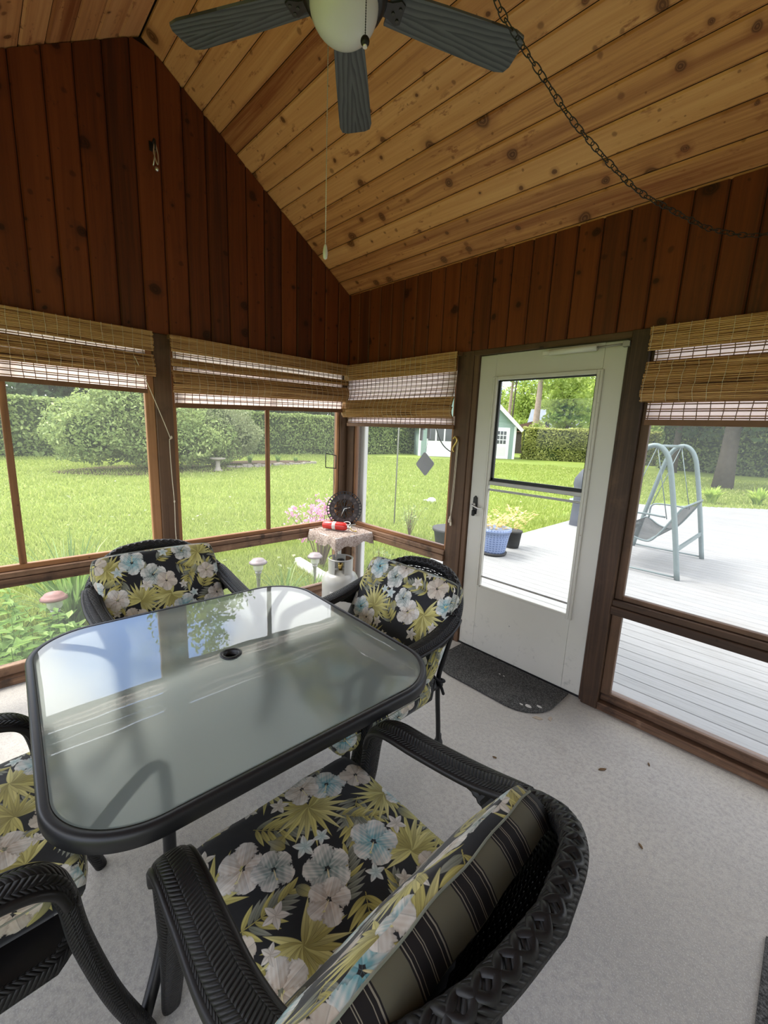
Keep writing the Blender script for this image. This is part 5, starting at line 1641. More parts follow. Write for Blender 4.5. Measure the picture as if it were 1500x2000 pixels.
for i, (x, y) in enumerate(stones):
    mb = MB(); w, d, h = random.uniform(.08, .13), random.uniform(.1, .14), random.uniform(.09, .15)
    P = [(d * math.cos(t) * random.uniform(.85, 1.1), w * math.sin(t) * random.uniform(.85, 1.1)) for t in np.linspace(0, 2 * PI, 8)[:-1]]
    mb.prism([(x + 15.6 + a, y - 7.8 + b) for a, b in P], 0, h, 'xy'); mb.build('edging_stone', M['stone'], bed)
def strap_clump(mb, c, n, L, w, spread=.5, seed=0):
    rs = random.Random(seed)
    for _ in range(n):
        a = rs.uniform(0, 2 * PI); l = L * rs.uniform(.6, 1.1); out = spread * rs.uniform(.2, 1.1); d = Vector((math.cos(a), math.sin(a), 0)); sd = Vector((-d.y, d.x, 0))
        b = Vector(c) + d * rs.uniform(0, .07) + sd * rs.uniform(-.05, .05); k = len(mb.V); r = rs.random()
        for i in range(6):
            t = i / 5; p = b + d * (out * l * t ** 1.6) + Vector((0, 0, l * (t - .42 * out * t ** 2.6))); ww = w * (1 - t ** 2) * .5 + .0008
            mb.V += [p - sd * ww, p + sd * ww]
        for i in range(5): mb.face((k + 2 * i, k + 2 * i + 1, k + 2 * i + 3, k + 2 * i + 2), [(0, 0)] * 4, r, 0, True)
for i, (x, y, h) in enumerate(((-16.0, 7.0, .5), (-16.2, 8.6, .42), (-16.1, 9.6, .3))):
    mb = MB(); strap_clump(mb, (0, 0, .08), 60, h, .035, .6, i); o = mb.build('iris_clump', M['strap'], None, (x, y, GZ + .0))
    tag(o, ('tall leafy clump at the near end of the stone-edged bed', 'leafy clump in the middle of the stone-edged bed', 'small leafy clump at the far right of the stone-edged bed')[i], 'plant')

# trees -----------------------------------------------------------------------
def tree(name, label, x, y, h, tr, blobs, n, size, mat, bark='bark', lean=(0, 0), group=None, limbs=5, core=.0):
    root = empty(name, (x, y, GZ), label, 'tree', group)
    mb = MB(); top = max((c[2] for c, r in blobs), default=h)
    pts = [Vector((lean[0] * t ** 1.3, lean[1] * t ** 1.3, h * t)) for t in np.linspace(0, 1, 7)]
    mb.tube(pts, [tr * (1.15 if i == 0 else 1 - .75 * i / 6) for i in range(7)], 10)
    mb.build('trunk', M[bark], root)
    mb = MB()
    for i, (c, r) in enumerate(blobs[:limbs * 2]):
        s = pts[3 + i % 3]; c = Vector(c); mid = s.lerp(c, .55) + Vector((0, 0, .3)); mb.tube([s, mid, c], [tr * .28, tr * .18, tr * .06], 6)
    if blobs: mb.build('branches', M[bark], root)
    VV = []; FF = []; o = 0; PP = []
    tot = sum(r[0] * r[1] + r[1] * r[2] for c, r in blobs)
    for (c, r) in blobs:
        k = max(40, int(n * (r[0] * r[1] + r[1] * r[2]) / tot)); P, d = blob_points(c, r, k, .8); V, F = scatter_leaves(P, d, size, .6, .3)
        VV.append(V); FF.append(F + o); o += len(V); PP.append(P)
    np_mesh('crown', np.concatenate(VV), np.concatenate(FF), clump_tone(np.concatenate(PP), 2), M[mat], root)
    return root
def blobs_of(h0, h1, R, k, seed):
    rs = random.Random(seed); B = []
    for i in range(k):
        t = (i + .5) / k; z = h0 + (h1 - h0) * t; w = R * math.sin(PI * (.18 + .74 * t)) ; a = i * 2.4 + rs.uniform(-.4, .4); q = w * .55 * rs.uniform(.6, 1.1)
        B.append(((q * math.cos(a), q * math.sin(a), z), (w * rs.uniform(.5, .7), w * rs.uniform(.5, .7), (h1 - h0) / k * rs.uniform(1.3, 1.9))))
    return B
def place(px_dir, dist):   # direction seen from the porch and how far
    v = Vector((px_dir[0], px_dir[1], 0)).normalized(); return (3.03 + v.x * dist, -2.45 + v.y * dist)
# left, behind the long hedge
for i, (x, y, h, R, m, lab) in enumerate(((-30, -7, 9, 4.5, 'pine_dark', 'dark evergreen beyond the left end of the long hedge'),
        (-29, 1.5, 8, 3.6, 'pine_dark', 'shady tree above the long hedge behind the big shrub'),
        (-27.5, 8.6, 16.5, 4.6, 'maple', 'tall broad tree beyond the hedge whose crown is mirrored in the table'),
        (-31, 15.5, 8.5, 3.6, 'pine_dark', 'dark tree beyond the hedge right of the stone-edged bed'),
        (-30, 19.3, 7.5, 3.4, 'pine_dark', 'dark low tree above the far right end of the long hedge'),
        (-29.5, 25.0, 9, 3.6, 'maple', 'leafy tree beyond the hedge left of the shed'))):
    tree('garden_tree', lab, x, y, h * .8, .28, blobs_of(1.6 if m == 'pine_dark' else 2.5, h, R, 9, i), 9000, .34, m)
# beyond the shed and the sunny hedge, seen through the door
D2 = [((-.4523, .8919), 48, 17, .40, 'pale_bark', 'pale straight trunk rising behind the round bush, seen through the door', 5.5),
      ((-.5034, .8641), 54, 15, .26, 'pale_bark', 'slender trunk just right of the shed gable', 5.5),
      ((-.497, .8677), 50, 14, .12, 'bark', 'thin dark sapling between the two tall trunks', 6)]
for i, (d, dist, h, tr_, bk, lab, h0) in enumerate(D2):
    x, y = place(d, dist); tree('tall_tree', lab, x, y, h, tr_, blobs_of(h0 + (2.5 if i == 0 else 3.5), h + 2, 3.0, 7, 20 + i), 3600, .36, 'maple', bk, (.3, .1))
D3 = [((-.394, .919), 50, 8.5, 2.9, 'slim young tree partly hiding the grey house roof'), ((-.352, .936), 78, 19, 7.6, 'bright leafy maple at the upper right of the door window'), ((-.385, .923), 82, 17, 6.6, 'leafy maple behind the grey house roof'), ((-.43, .903), 96, 18, 7.0, 'bright green tree far behind the house gable'),
      ((-.475, .88), 74, 11, 5.5, 'leafy green tree between the trunks beyond the shed'), ((-.52, .854), 80, 10, 5.5, 'low green tree over the shed roof'), ((-.31, .95), 60, 14, 6.0, 'large green tree hidden mostly by the door frame')]
for i, (d, dist, h, R, lab) in enumerate(D3):
    x, y = place(d, dist); tree('leafy_tree', lab, x, y, h * .7, .25, blobs_of(1.2 if i else 2.6, h, R, 10, 40 + i), 8500 if i else 2600, .42, 'maple', 'bark')
# trees shading the right window view
for i, (x, y, h, R, tr_, m, lab) in enumerate(((.15, 20.6, 11, 4.6, .34, 'pine_dark', 'broad dark trunk on the lawn behind the deck, right of the swing'), (-3.6, 29.5, 11, 4.6, .22, 'pine_dark', 'dark tree before the shaded hedge behind the swing'), (6.2, 24.5, 12, 5.2, .3, 'pine_dark', 'dark spreading tree at the right end of the shaded hedge'), (-1.2, 40, 15, 6.0, .3, 'maple', 'tall tree beyond the shaded hedge'), (-7.6, 43, 12, 5.5, .3, 'maple', 'leafy tree beyond the gap where the sunny and shaded hedges meet'))):
    tree('shade_tree', lab, x, y, h * .8, tr_, blobs_of(3.1 if i < 3 else 1.6, h, R, 9, 60 + i), 9000, .33, m, 'bark')

# shed -------------------------------------------------------------------------
sx, sy = -19.93, 23.54; ex, ey = -14.82, 29.6
sl = math.hypot(ex - sx, ey - sy); sa = math.atan2(ey - sy, ex - sx)
shed = empty('garden_shed', (sx, sy, GZ), 'green sided garden shed with white doors at the far side of the lawn', 'shed', None, sa)
def siding():
    n = NT('green_siding'); s = n.sep(n.obj()); f = n.math('FRACT', n.math('DIVIDE', s[2], .125))
    c = n.mix(n.smooth(f, .80, .98), (.25, .335, .295), (.13, .18, .155)); return n.done(n.bsdf(c, .6, 0, .2, f, .4, .02))
M['siding'] = siding(); M['roof_grey'] = plain('roof_grey', (.10, .095, .09), .9, 0, .1, .3, 4); M['white_trim'] = plain('white_trim', (.74, .74, .72), .5, 0, .3, .03, 4); M['dark_pane'] = plain('dark_pane', (.035, .04, .045), .12, 0, .5, .2, 2)
wh, rh = 2.65, 6.25; dep = 5.0
mb = MB(); mb.prism([(0, 0), (sl, 0), (sl, wh), (sl / 2, rh), (0, wh)], 0, dep, 'xz'); mb.build('wall', M['siding'], shed)
for side in (0, 1):
    mb = MB(); a, b = (Vector((sl / 2, 0, rh)), Vector((sl, 0, wh))) if side else (Vector((sl / 2, 0, rh)), Vector((0, 0, wh)))
    d = (b - a).normalized(); e = b + d * .55; up = Vector((-d.z, 0, d.x)); up = up if up.z > 0 else -up
    k = len(mb.V)
    for y in (-.3, dep + .3):
        for p in (a + up * .03, e + up * .03, e + up * .16, a + up * .16): mb.V.append(p + Vector((0, y, 0)))
    for f in ((0, 1, 2, 3), (7, 6, 5, 4), (0, 4, 5, 1), (1, 5, 6, 2), (2, 6, 7, 3), (3, 7, 4, 0)): mb.face([k + i for i in f], [(0, 0)] * 4)
    rf = mb.build('roof', M['roof_grey'], shed)
    mb = MB(); mb.bar(a + up * .0 + Vector((0, -.32, .02)), e + Vector((0, -.32, .02)), .04, .30, up=(0, 1, 0)) if False else None
    k = len(mb.V)
    for y in (-.36, -.29):
        for p in (a - up * .18, e - up * .10, e + up * .16, a + up * .17): mb.V.append(p + Vector((0, y, 0)))
    for f in ((0, 1, 2, 3), (7, 6, 5, 4), (0, 4, 5, 1), (1, 5, 6, 2), (2, 6, 7, 3), (3, 7, 4, 0)): mb.face([k + i for i in f], [(0, 0)] * 4)
    k = len(mb.V); 
    for (yy) in (-.3, .0):
        for p in (a - up * .02, e - up * .02): mb.V.append(p + Vector((0, yy, 0)))
    mb.face((k, k + 1, k + 3, k + 2), [(0, 0)] * 4)
    mb.build('gable_trim', M['white_trim'], rf)
mb = MB(); mb.box((-.03, -.04, 0), (.16, .10, wh)); mb.box((sl - .16, -.04, 0), (sl + .03, .10, wh)); mb.build('corner_boards', M['white_trim'], shed)
# white double doors on the left, with dark upper panes
mb = MB(); mb.box((.62, -.05, .0), (3.35, .02, 2.5)); mb.box((.55, -.08, 2.42), (3.45, 0, 2.56)); dd = mb.build('double_door', M['white_trim'], shed)
for (a, b) in ((.72, 1.28), (1.42, 1.98), (2.1, 2.65), (2.78, 3.3)):
    mb = MB(); mb.box((a, -.065, 1.25), (b, -.045, 2.3)); mb.build('pane', M['dark_pane'], dd)
mb = MB()
for zz in (.1, .66): mb.box((.7, -.062, zz), (1.95, -.048, zz + .03)); mb.box((2.05, -.062, zz), (3.28, -.048, zz + .03))
mb.build('panel_lines', M['white_plastic'], dd)
# single door on the right
u0, u1 = sl - 1.72, sl - .62
mb = MB(); mb.box((u0 - .1, -.05, 0), (u1 + .1, .02, 2.52)); mb.box((u0, -.075, .02), (u1, -.03, 2.40)); sd = mb.build('door', M['white_trim'], shed)
for r_ in range(3):
    for c_ in range(3):
        mb = MB(); a = u0 + .16 + c_ * .27; z = 1.22 + r_ * .36; mb.box((a, -.09, z), (a + .21, -.07, z + .29)); mb.build('pane', M['dark_pane'], sd)
mb = MB(); mb.box((u0 + .14, -.085, .25), (u1 - .14, -.07, 1.0)); mb.build('door_panel', M['white_plastic'], sd)

# neighbour's house beyond the hedge
hx, hy = place((-.430, .903), 60)
hs = empty('neighbour_house', (hx, hy, GZ), 'grey roofed house with white gable trim beyond the sunny hedge', 'house', None, .25)
hs.scale = (.5, .5, .88)
M['house_wall'] = plain('house_wall', (.42, .46, .44), .7, 0, .2, .08, 1); M['house_roof'] = plain('house_roof', (.20, .22, .255), .9, 0, .1, .2, 1)
mb = MB(); mb.box((-5, 0, 0), (7, 8, 3.4)); mb.prism([(-2.2, 3.2), (2.2, 3.2), (0, 6.1)], -.6, 4, 'xz'); mb.build('wall', M['house_wall'], hs)
mb = MB(); mb.prism([(-.6, 3.2), (8.6, 3.2), (4, 6.4)], -5.4, 7.4, 'yz'); 
mb.build('roof', M['house_roof'], hs)
mb = MB()
for sgn in (-1, 1): mb.bar((0, -.7, 6.3), (2.6 * sgn, -.7, 2.95), .12, .34, up=(0, 1, 0)) ; mb.bar((0, 1.5, 6.32), (2.6 * sgn, 1.5, 2.97), 4.4, .12, up=(0, 0, 1)) if False else None
mb.build('gable_trim', M['white_trim'], hs)
mb = MB(); mb.box((-.6, -.64, 3.4), (.6, -.58, 4.6)); mb.build('window', M['dark_pane'], hs)
hx2, hy2 = place((-.470, .8827), 50.5)
h2 = empty('neighbour_garage', (hx2, hy2, GZ), 'low brown roofed outbuilding behind the hedge beside the shed', 'shed', None, .35); h2.scale = (.75, .75, .95)
mb = MB(); mb.box((-3.4, 0, 0), (3.4, 4, 2.6)); mb.build('wall', M['bark'], h2)
mb = MB(); mb.prism([(-3.8, 2.5), (3.8, 2.5), (3.8, 2.75), (1.6, 3.9), (-3.8, 2.7)], -.4, 4.4, 'xz'); mb.build('roof', plain('brown_roof', (.16, .10, .075), .9, 0, .1), h2)
x, y = place((-.445, .8955), 46)
shrub('round_bush', 'bright rounded bush top showing over the sunny hedge', 'shrub', (x, y, GZ), [((0, 0, 1.6), (1.1, 1.1, 1.75))], 2600, .2, 'maple', core=.75)

# garden swing on the deck -------------------------------------------------------
M['swing_green'] = plain('swing_green', (.125, .165, .165), .45, .2, .5, .15, 20); M['swing_mesh'] = make_screen('swing_mesh', .80, (.035, .04, .04))
sw = empty('garden_swing', (1.58, 4.24, DZ), 'grey-green metal garden swing standing on the pale deck', 'garden swing')
def arch(y):
    mb = MB()
    pts = catmull([(.45, y, 0), (.34, y, .62), (.22, y, 1.22), (.16, y, 1.44), (.085, y, 1.555), (0, y, 1.59), (-.085, y, 1.555), (-.16, y, 1.44), (-.22, y, 1.22), (-.34, y, .62), (-.45, y, 0)], 6)
    mb.tube(pts, .030, 12)
    return mb.build('side_frame', M['swing_green'], sw)
arch(-.73); arch(.73)
mb = MB(); mb.tube([(0, -.74, 1.585), (0, .74, 1.585)], .018, 10); mb.build('top_bar', M['swing_green'], sw)
for sgn in (-1, 1):
    mb = MB(); mb.bar((.385 * sgn, -.73, .36), (.385 * sgn, .73, .36), .025, .05); mb.build('side_brace', M['swing_green'], sw)
for y in (-.73, .73):
    mb = MB(); mb.tube([(-.44, y, .03), (.44, y, .03)], .011, 8); mb.build('foot_bar', M['swing_green'], sw)
# seat: scooped mesh sling between two bent side tubes
prof = [(-.34, .46), (-.30, .505), (-.24, .49), (-.12, .415), (.0, .385), (.08, .40), (.16, .50), (.24, .64), (.31, .77), (.355, .86)]
pc = [(p.x, p.z) for p in catmull([Vector((x, 0, z)) for (x, z) in prof], 4)]
mb = MB()
for y in (-.60, .60): mb.tube([(x, y, z) for (x, z) in pc], .012, 8)
for i in (0, len(pc) - 1, len(pc) // 2): mb.tube([(pc[i][0], -.60, pc[i][1]), (pc[i][0], .60, pc[i][1])], .012, 8)
for y in (-.60, .60): mb.tube(catmull([(-.26, y, .50), (-.24, y, .70), (-.05, y, .73), (.20, y, .72)], 5), .012, 8)
st = mb.build('seat_frame', M['swing_green'], sw)
mb = MB(); n = len(pc)
for (x, z) in pc: mb.V += [Vector((x, -.60, z)), Vector((x, .60, z))]
for i in range(n - 1): mb.face((2 * i, 2 * i + 1, 2 * i + 3, 2 * i + 2), [(0, 0)] * 4, .5, 0, True)
mb.build('seat_sling', M['swing_mesh'], st)
for y in (-.62, .62):
    for (x, z) in ((-.26, .66), (.22, .70)):
        mb = MB(); mb.tube([(0, y, 1.58), (x, y, z)], .006, 6); mb.build('hanger_rod', M['swing_green'], sw)

# covered grill
M['cover'] = plain('cover', (.075, .08, .095), .75, 0, .2, .25, 5)
gr = empty('covered_grill', (.12, 5.95, DZ), 'barbecue under a dark cover at the deck edge behind the door frame', 'grill')
mb = MB(); rings = [(0, .37, .31), (.3, .35, .29), (.62, .33, .28), (.80, .36, .30), (.90, .35, .28), (1.05, .26, .22), (1.16, .16, .16), (1.22, .03, .05)]
k = len(mb.V); NN = 28
for (z, a, b_) in rings:
    for i in range(NN):
        t = 2 * PI * i / NN; c, s = math.cos(t), math.sin(t); f = 1 + .035 * math.sin(5 * t + z * 3)
        mb.V.append(Vector((math.copysign(abs(c) ** .6, c) * a * f, math.copysign(abs(s) ** .6, s) * b_ * f, z)))
for j in range(len(rings) - 1):
    for i in range(NN): l = (i + 1) % NN; mb.face((k + j * NN + i, k + j * NN + l, k + (j + 1) * NN + l, k + (j + 1) * NN + i), [(0, 0)] * 4, .5, 0, True)
mb.build('cover', M['cover'], gr)

# plant pots
def leaf_tuft(mb, c, n, L, w, spread, seed): strap_clump(mb, c, n, L, w, spread, seed)
def lattice():
    n = NT('blue_lattice'); s = n.sep(n.uv())
    a = n.math('ABSOLUTE', n.math('SINE', n.math('MULTIPLY', s[0], 95))); b = n.math('ABSOLUTE', n.math('SINE', n.math('MULTIPLY', s[1], 80)))
    h = n.math('MAXIMUM', a, b); c = n.mix(n.smooth(h, .55, .95), (.10, .145, .27), (.19, .245, .40)); return n.done(n.bsdf(c, .4, 0, .5, h, .5, .01))
M['blue_pot'] = lattice()
def flowerpot(name, label, x, y, prof, mat, plant=None, saucer=False, z=DZ):
    r = empty(name, (x, y, z), label, 'plant pot')
    mb = MB(); mb.lathe(prof, (0, 0, 0), 28); mb.build('pot', mat, r)
    rt, ht = prof[-1]
    mb = MB(); mb.lathe([(.001, ht - .03), (rt * .95, ht - .03)], (0, 0, 0), 20); mb.build('soil', M['soil'], r)
    if saucer: mb = MB(); mb.lathe([(.10, 0), (prof[0][0] + .03, .004), (prof[0][0] + .045, .035), (prof[0][0] + .035, .036)], (0, 0, 0), 24); mb.build('saucer', M['rubber'], r)
    if plant: 
        mb = MB(); plant(mb, ht); mb.build('plant', M['potplant'], r)
    return r
def wavy(mb, z0, n, R, H, seed, size=.07):
    rs = random.Random(seed)
    for _ in range(n):
        a = rs.uniform(0, 2 * PI); rr = R * math.sqrt(rs.random()); t = rs.random(); p = Vector((rr * math.cos(a) * (.4 + t), rr * math.sin(a) * (.4 + t), z0 + H * t))
        d = Vector((math.cos(a), math.sin(a), rs.uniform(-.3, .9))).normalized(); sd = d.cross(Vector((0, 0, 1))).normalized(); L = size * rs.uniform(.6, 1.3); k = len(mb.V); up = sd.cross(d)
        mb.V += [p, p + d * L * .5 + sd * L * .28 + up * L * .1, p + d * L, p + d * L * .5 - sd * L * .28 + up * L * .1]; mb.face((k, k + 1, k + 2, k + 3), [(0, 0)] * 4, rs.random())
flowerpot('blue_pot', 'blue basket-patterned flower pot with yellowish leaves on the deck by the door', .015, 2.66, [(.145, .015), (.165, .06), (.195, .25), (.215, .33), (.225, .335), (.225, .375), (.212, .375)], M['blue_pot'], lambda mb, z: wavy(mb, z - .03, 170, .22, .20, 3), True)
flowerpot('nursery_pot', 'small black nursery pot with leggy yellow-leaved plant behind the blue pot', .00, 3.20, [(.095, .0), (.105, .05), (.125, .23), (.135, .235), (.135, .26), (.125, .26)], M['rubber'], lambda mb, z: wavy(mb, z + .02, 140, .24, .30, 8))
flowerpot('planter_tub', 'black round planter tub on the grass seen left of the door post', -.93, 2.93, [(.22, 0), (.235, .05), (.275, .30), (.30, .31), (.30, .35), (.28, .35)], M['rubber'], None, False, GZ)

# plants by the porch wall
def leafy_clump(label, x, y, rx, ry, h, n, size, seed, mat='perennial'):
    root = empty('leafy_perennial', (x, y, GZ), label, 'plant'); rs = random.Random(seed)
    ms = MB(); ml = MB()
    for _ in range(n):
        a = rs.uniform(0, 2 * PI); q = math.sqrt(rs.random()); b = Vector((rx * q * math.cos(a), ry * q * math.sin(a), 0)); H = h * rs.uniform(.55, 1.08) * (1 - .3 * q); lean = Vector((math.cos(a), math.sin(a), 0)) * (.12 * q + .04)
        ms.tube([b, b + lean * .5 + Vector((0, 0, H * .5)), b + lean * H + Vector((0, 0, H))], [.005, .004, .002], 4, caps=False)
        nl = int(H / .035)
        for j in range(nl):
            t = .25 + .75 * (j + 1) / nl; p = b + lean * H * t + Vector((0, 0, H * t)); ang = j * 2.4 + a; d = Vector((math.cos(ang), math.sin(ang), rs.uniform(-.05, .55))).normalized(); sd = d.cross(Vector((0, 0, 1))).normalized(); up = sd.cross(d)
            L = size * rs.uniform(.7, 1.25) * (1 - .3 * t); k = len(ml.V); w = L * .20
            ml.V += [p, p + d * L * .4 + sd * w + up * .1 * L, p + d * L * .4 - sd * w + up * .1 * L, p + d * L - up * L * .12]; r = rs.random()
            ml.face((k, k + 1, k + 3), [(0, 0)] * 3, r); ml.face((k, k + 3, k + 2), [(0, 0)] * 3, r)
    ms.build('stems', M['strap'], root); ml.build('foliage', M[mat], root)
    return root
leafy_clump('leafy green perennial close outside the lower left window', -.52, -2.52, .36, .42, .56, 80, .15, 1)
leafy_clump('leafy green perennial by the left wall next to the strappy clump', -.48, -1.72, .28, .28, .48, 46, .14, 2)
leafy_clump('low leafy plant behind the pink-capped garden light', -1.5, -2.75, .45, .5, .50, 40, .14, 3)
mb = MB(); strap_clump(mb, (0, 0, 0), 150, .95, .020, .85, 5); o = mb.build('grass_clump', M['strap'], None, (-1.25, -1.98, GZ)); tag(o, 'arching strap-leaved grass clump outside behind the left chair', 'plant')
mb = MB(); strap_clump(mb, (0, 0, 0), 60, .5, .014, .7, 6); strap_clump(mb, (.1, .3, 0), 40, .4, .012, .7, 7); o = mb.build('grass_clump', M['strap'], None, (-.62, -.28, GZ)); tag(o, 'small tuft of long grass between the two grey garden lights', 'plant')

def azalea():
    root = empty('azalea', (-1.42, .74, GZ), 'pink flowering azalea with bare stems outside the room corner', 'shrub'); rs = random.Random(3); ms = MB(); P = []
    for i in range(26):
        a = rs.uniform(0, 2 * PI); q = rs.random() ** .6; e = Vector((.40 * q * math.cos(a), .50 * q * math.sin(a), 1.02 - .28 * q + rs.uniform(-.12, .06)))
        m_ = Vector((e.x * .35, e.y * .35, e.z * .5)); ms.tube([(e.x * .08, e.y * .08, 0), m_, e], [.008, .005, .002], 5, caps=False)
        for j in range(14):
            t = rs.uniform(.55, 1.06); p = m_.lerp(e, (t - .5) * 2) if t > .5 else e; P.append(p + Vector((rs.gauss(0, .05), rs.gauss(0, .05), rs.gauss(0, .04))))
    ms.build('stems', M['twig'], root)
    P = np.array([tuple(p) for p in P]); P = np.repeat(P, 4, 0) + rng.normal(size=(len(P) * 4, 3)) * .016; d = rng.normal(size=P.shape); d /= np.linalg.norm(d, axis=1)[:, None]
    V, F = scatter_leaves(P, d, .038, .7, .3); np_mesh('blossoms', V, F, rng.random(len(F)), M['azalea'], root)
    Q = P[::9] - np.array([0, 0, .06]); V, F = scatter_leaves(Q, d[::9], .04, .45, .3); np_mesh('foliage', V, F, rng.random(len(F)), M['perennial'], root)
azalea()
def sparse(label, x, y, h, R, n, seed):
    root = empty('thin_shrub', (x, y, GZ), label, 'shrub'); rs = random.Random(seed); ms = MB(); P = []
    for i in range(n):
        a = rs.uniform(0, 2 * PI); e = Vector((R * rs.random() * math.cos(a), R * rs.random() * math.sin(a), h * rs.uniform(.6, 1.05))); ms.tube([(0, 0, 0), e * .5 + Vector((0, 0, .05)), e], [.006, .004, .0015], 5, caps=False)
        for j in range(9): P.append(e * rs.uniform(.45, 1) + Vector((rs.gauss(0, .05), rs.gauss(0, .05), rs.gauss(0, .03))))
    ms.build('stems', M['twig'], root); P = np.array([tuple(p) for p in P]); d = rng.normal(size=P.shape); V, F = scatter_leaves(P, d / np.linalg.norm(d, axis=1)[:, None], .06, .45, .3); np_mesh('foliage', V, F, rng.random(len(F)), M['bush'], root)
sparse('thin twiggy shrub on the lawn seen between corner and door', -1.85, 2.95, .62, .32, 16, 4)
sparse('small twiggy plant low outside the pane behind the door-side chair', -.05, .55, .62, .18, 8, 9)
for i, (x, y, lab) in enumerate(((.75, 14.25, 'lime green hosta left of its twin beyond the deck'), (1.75, 15.35, 'lime green hosta nearer the right edge beyond the deck'))):
    mb = MB(); strap_clump(mb, (0, 0, 0), 70, .62, .13, .8, 30 + i); o = mb.build('hosta', M['hosta'], None, (x, y, GZ)); tag(o, lab, 'plant')

# solar path lights
M['lamp_cap'] = plain('lamp_cap', (.20, .165, .17), .5, .2, .4, .2, 30); M['lamp_cap_pink'] = plain('lamp_cap_pink', (.27, .135, .125), .6, 0, .3, .2, 30)
def clearp():
    n = NT('clear_plastic'); t = n.n('ShaderNodeBsdfTransparent'); d = n.bsdf((.75, .75, .72), .2, 0, .6); m = n.n('ShaderNodeMixShader', i_0=.45); n.l(t.outputs[0], m.inputs[1]); n.l(d.outputs[0], m.inputs[2]); return n.done(m)
M['clear'] = clearp()
for (x, y, z, cap, lab, k) in ((-.85, -.45, .17, 'lamp_cap', 'grey solar garden light outside, left of the propane cylinder', 1.0), (-.87, .27, .10, 'lamp_cap', 'grey solar garden light outside directly behind the propane cylinder', .95), (-.92, -2.12, .185, 'lamp_cap_pink', 'pinkish-capped garden light among the leaves at far left', .98)):
    r = empty('path_light', (x, y, GZ), lab, 'garden light', 'solar lights along the porch'); H = z - GZ
    mb = MB(); mb.lathe([(.010, 0), (.014, H * .25), (.022, H - .17), (.030, H - .15), (.034, H - .125)], (0, 0, 0), 12); mb.build('stake', M['aluminium'], r)
    mb = MB(); mb.lathe([(.034, H - .125), (.050, H - .10), (.052, H - .035), (.045, H - .03)], (0, 0, 0), 16); mb.build('lens', M['clear'], r)
    mb = MB(); mb.lathe([(.05, H - .036), (.090 * k, H - .040), (.092 * k, H - .028), (.070, H - .010), (.066, H - .010), (.060, H + .004), (.001, H + .012)], (0, 0, 0), 24); mb.build('cap', M[cap], r)

# rainwater pipe at the corner and its foot
dp = empty('downspout', (.088, .135, GZ), 'white rainwater pipe standing outside the room corner', 'downspout')
mb = MB(); mb.box((-.028, -.024, .05), (.028, .024, 2.75), .5, 0, None, .006); mb.build('pipe', M['white_plastic'], dp)
mb = MB()
for z in (2.2,): mb.box((-.033, -.028, z), (.033, .028, z + .025), .5)
mb.build('strap', M['white_trim'], dp)
mb = MB(); p, q = Vector((-1.63, .52, GZ + .07)), Vector((-.72, .40, GZ + .07)); mb.bar(p, q, .085, .11, chamfer=.008); mb.bar(p + Vector((-.03, 0, -.03)), p + Vector((.02, 0, -.01)), .07, .05)
o = mb.build('drain_pipe', M['white_plastic']); tag(o, 'white drain pipe lying on the grass behind a garden light', 'pipe')

# thin pole, chime, lawn bits
mb = MB(); mb.tube([(-2.71, 3.44, GZ), (-2.68, 3.42, 1.9), (-2.66, 3.40, 2.6)], .014, 8); o = mb.build('garden_pole', M['aluminium']); tag(o, 'slim grey pole standing on the lawn left of the hanging plate', 'pole')
wc = empty('wind_chime', (.5665, .45, 2.3), 'hanging grey diamond plate below dark chime bars outside the pane', 'wind chime')
def diamond(cx, cz, R, r=.02):
    P = []
    for k in range(4):
        a = PI / 2 * k + .10; cxx, czz = cx + (R - r * 1.3) * math.cos(a), cz + (R - r * 1.3) * math.sin(a)
        for i in range(5): b_ = a - PI / 4 + PI / 2 * i / 4; P.append((cxx + r * math.cos(b_), czz + r * math.sin(b_)))
    return P
mb = MB(); mb.prism(diamond(-.008, 1.251 - 2.3, .109), -.002, .002, 'xz'); mb.build('sail', M['grey_plate'], wc)
mb = MB(); mb.tube([(.015, 0, 1.60 - 2.3), (.008, 0, 1.45 - 2.3), (-.004, 0, 1.355 - 2.3)], .0015, 5); mb.tube([(0, 0, .02), (.015, 0, 1.60 - 2.3)], .0015, 5); mb.build('string', M['dark_wire'], wc)
for (x, z0, z1, w) in ((.017, 1.475, 1.64, .016), (-.068, 1.455, 1.64, .014), (-.05, 1.55, 1.64, .022)):
    mb = MB(); mb.box((x - w, -.006, z0 - 2.3), (x + w, .006, z1 - 2.3)); mb.tube([(x, 0, z1 - 2.3), (0, 0, -.45)], .001, 4); mb.build('chime_bar', M['grey_plate'], wc)
mb = MB(); mb.box((-.09, -.02, 1.63 - 2.3), (.06, .02, 1.65 - 2.3)); mb.build('crossbar', M['grey_plate'], wc)
mb = MB(); mb.tube(catmull([(.74, .30, 1.75), (.78, .30, 1.58), (.86, .30, 1.44), (.98, .30, 1.375), (1.10, .30, 1.385), (1.20, .30, 1.42), (1.24, .30, 1.75)], 6), .005, 6); o = mb.build('hanging_cable', M['dark_wire']); tag(o, 'black cable hanging in a loop outside next to the door post', 'cable')
mb = MB(); mb.ball((0, 0, .07), .12, 14, (1, 1, .65)); mb.tube([(-.08, .02, .05), (-.30, .05, .03)], .02, 8); o = mb.build('lawn_ornament', M['white_trim'], None, (-4.05, 6.2, GZ)); tag(o, 'small white and grey object lying out on the lawn', 'ornament')
mb = MB(); mb.lathe([(.001, .012), (.60, .012), (.62, .004), (.62, 0)], (0, 0, 0), 28); o = mb.build('lawn_disc', M['hosta'], None, (-6.7, 14.4, GZ)); tag(o, 'flat yellow-green disc lying on the lawn before the shed', 'disc')
M['teal'] = plain('teal', (.22, .44, .42), .5, 0, .4, .1, 10)
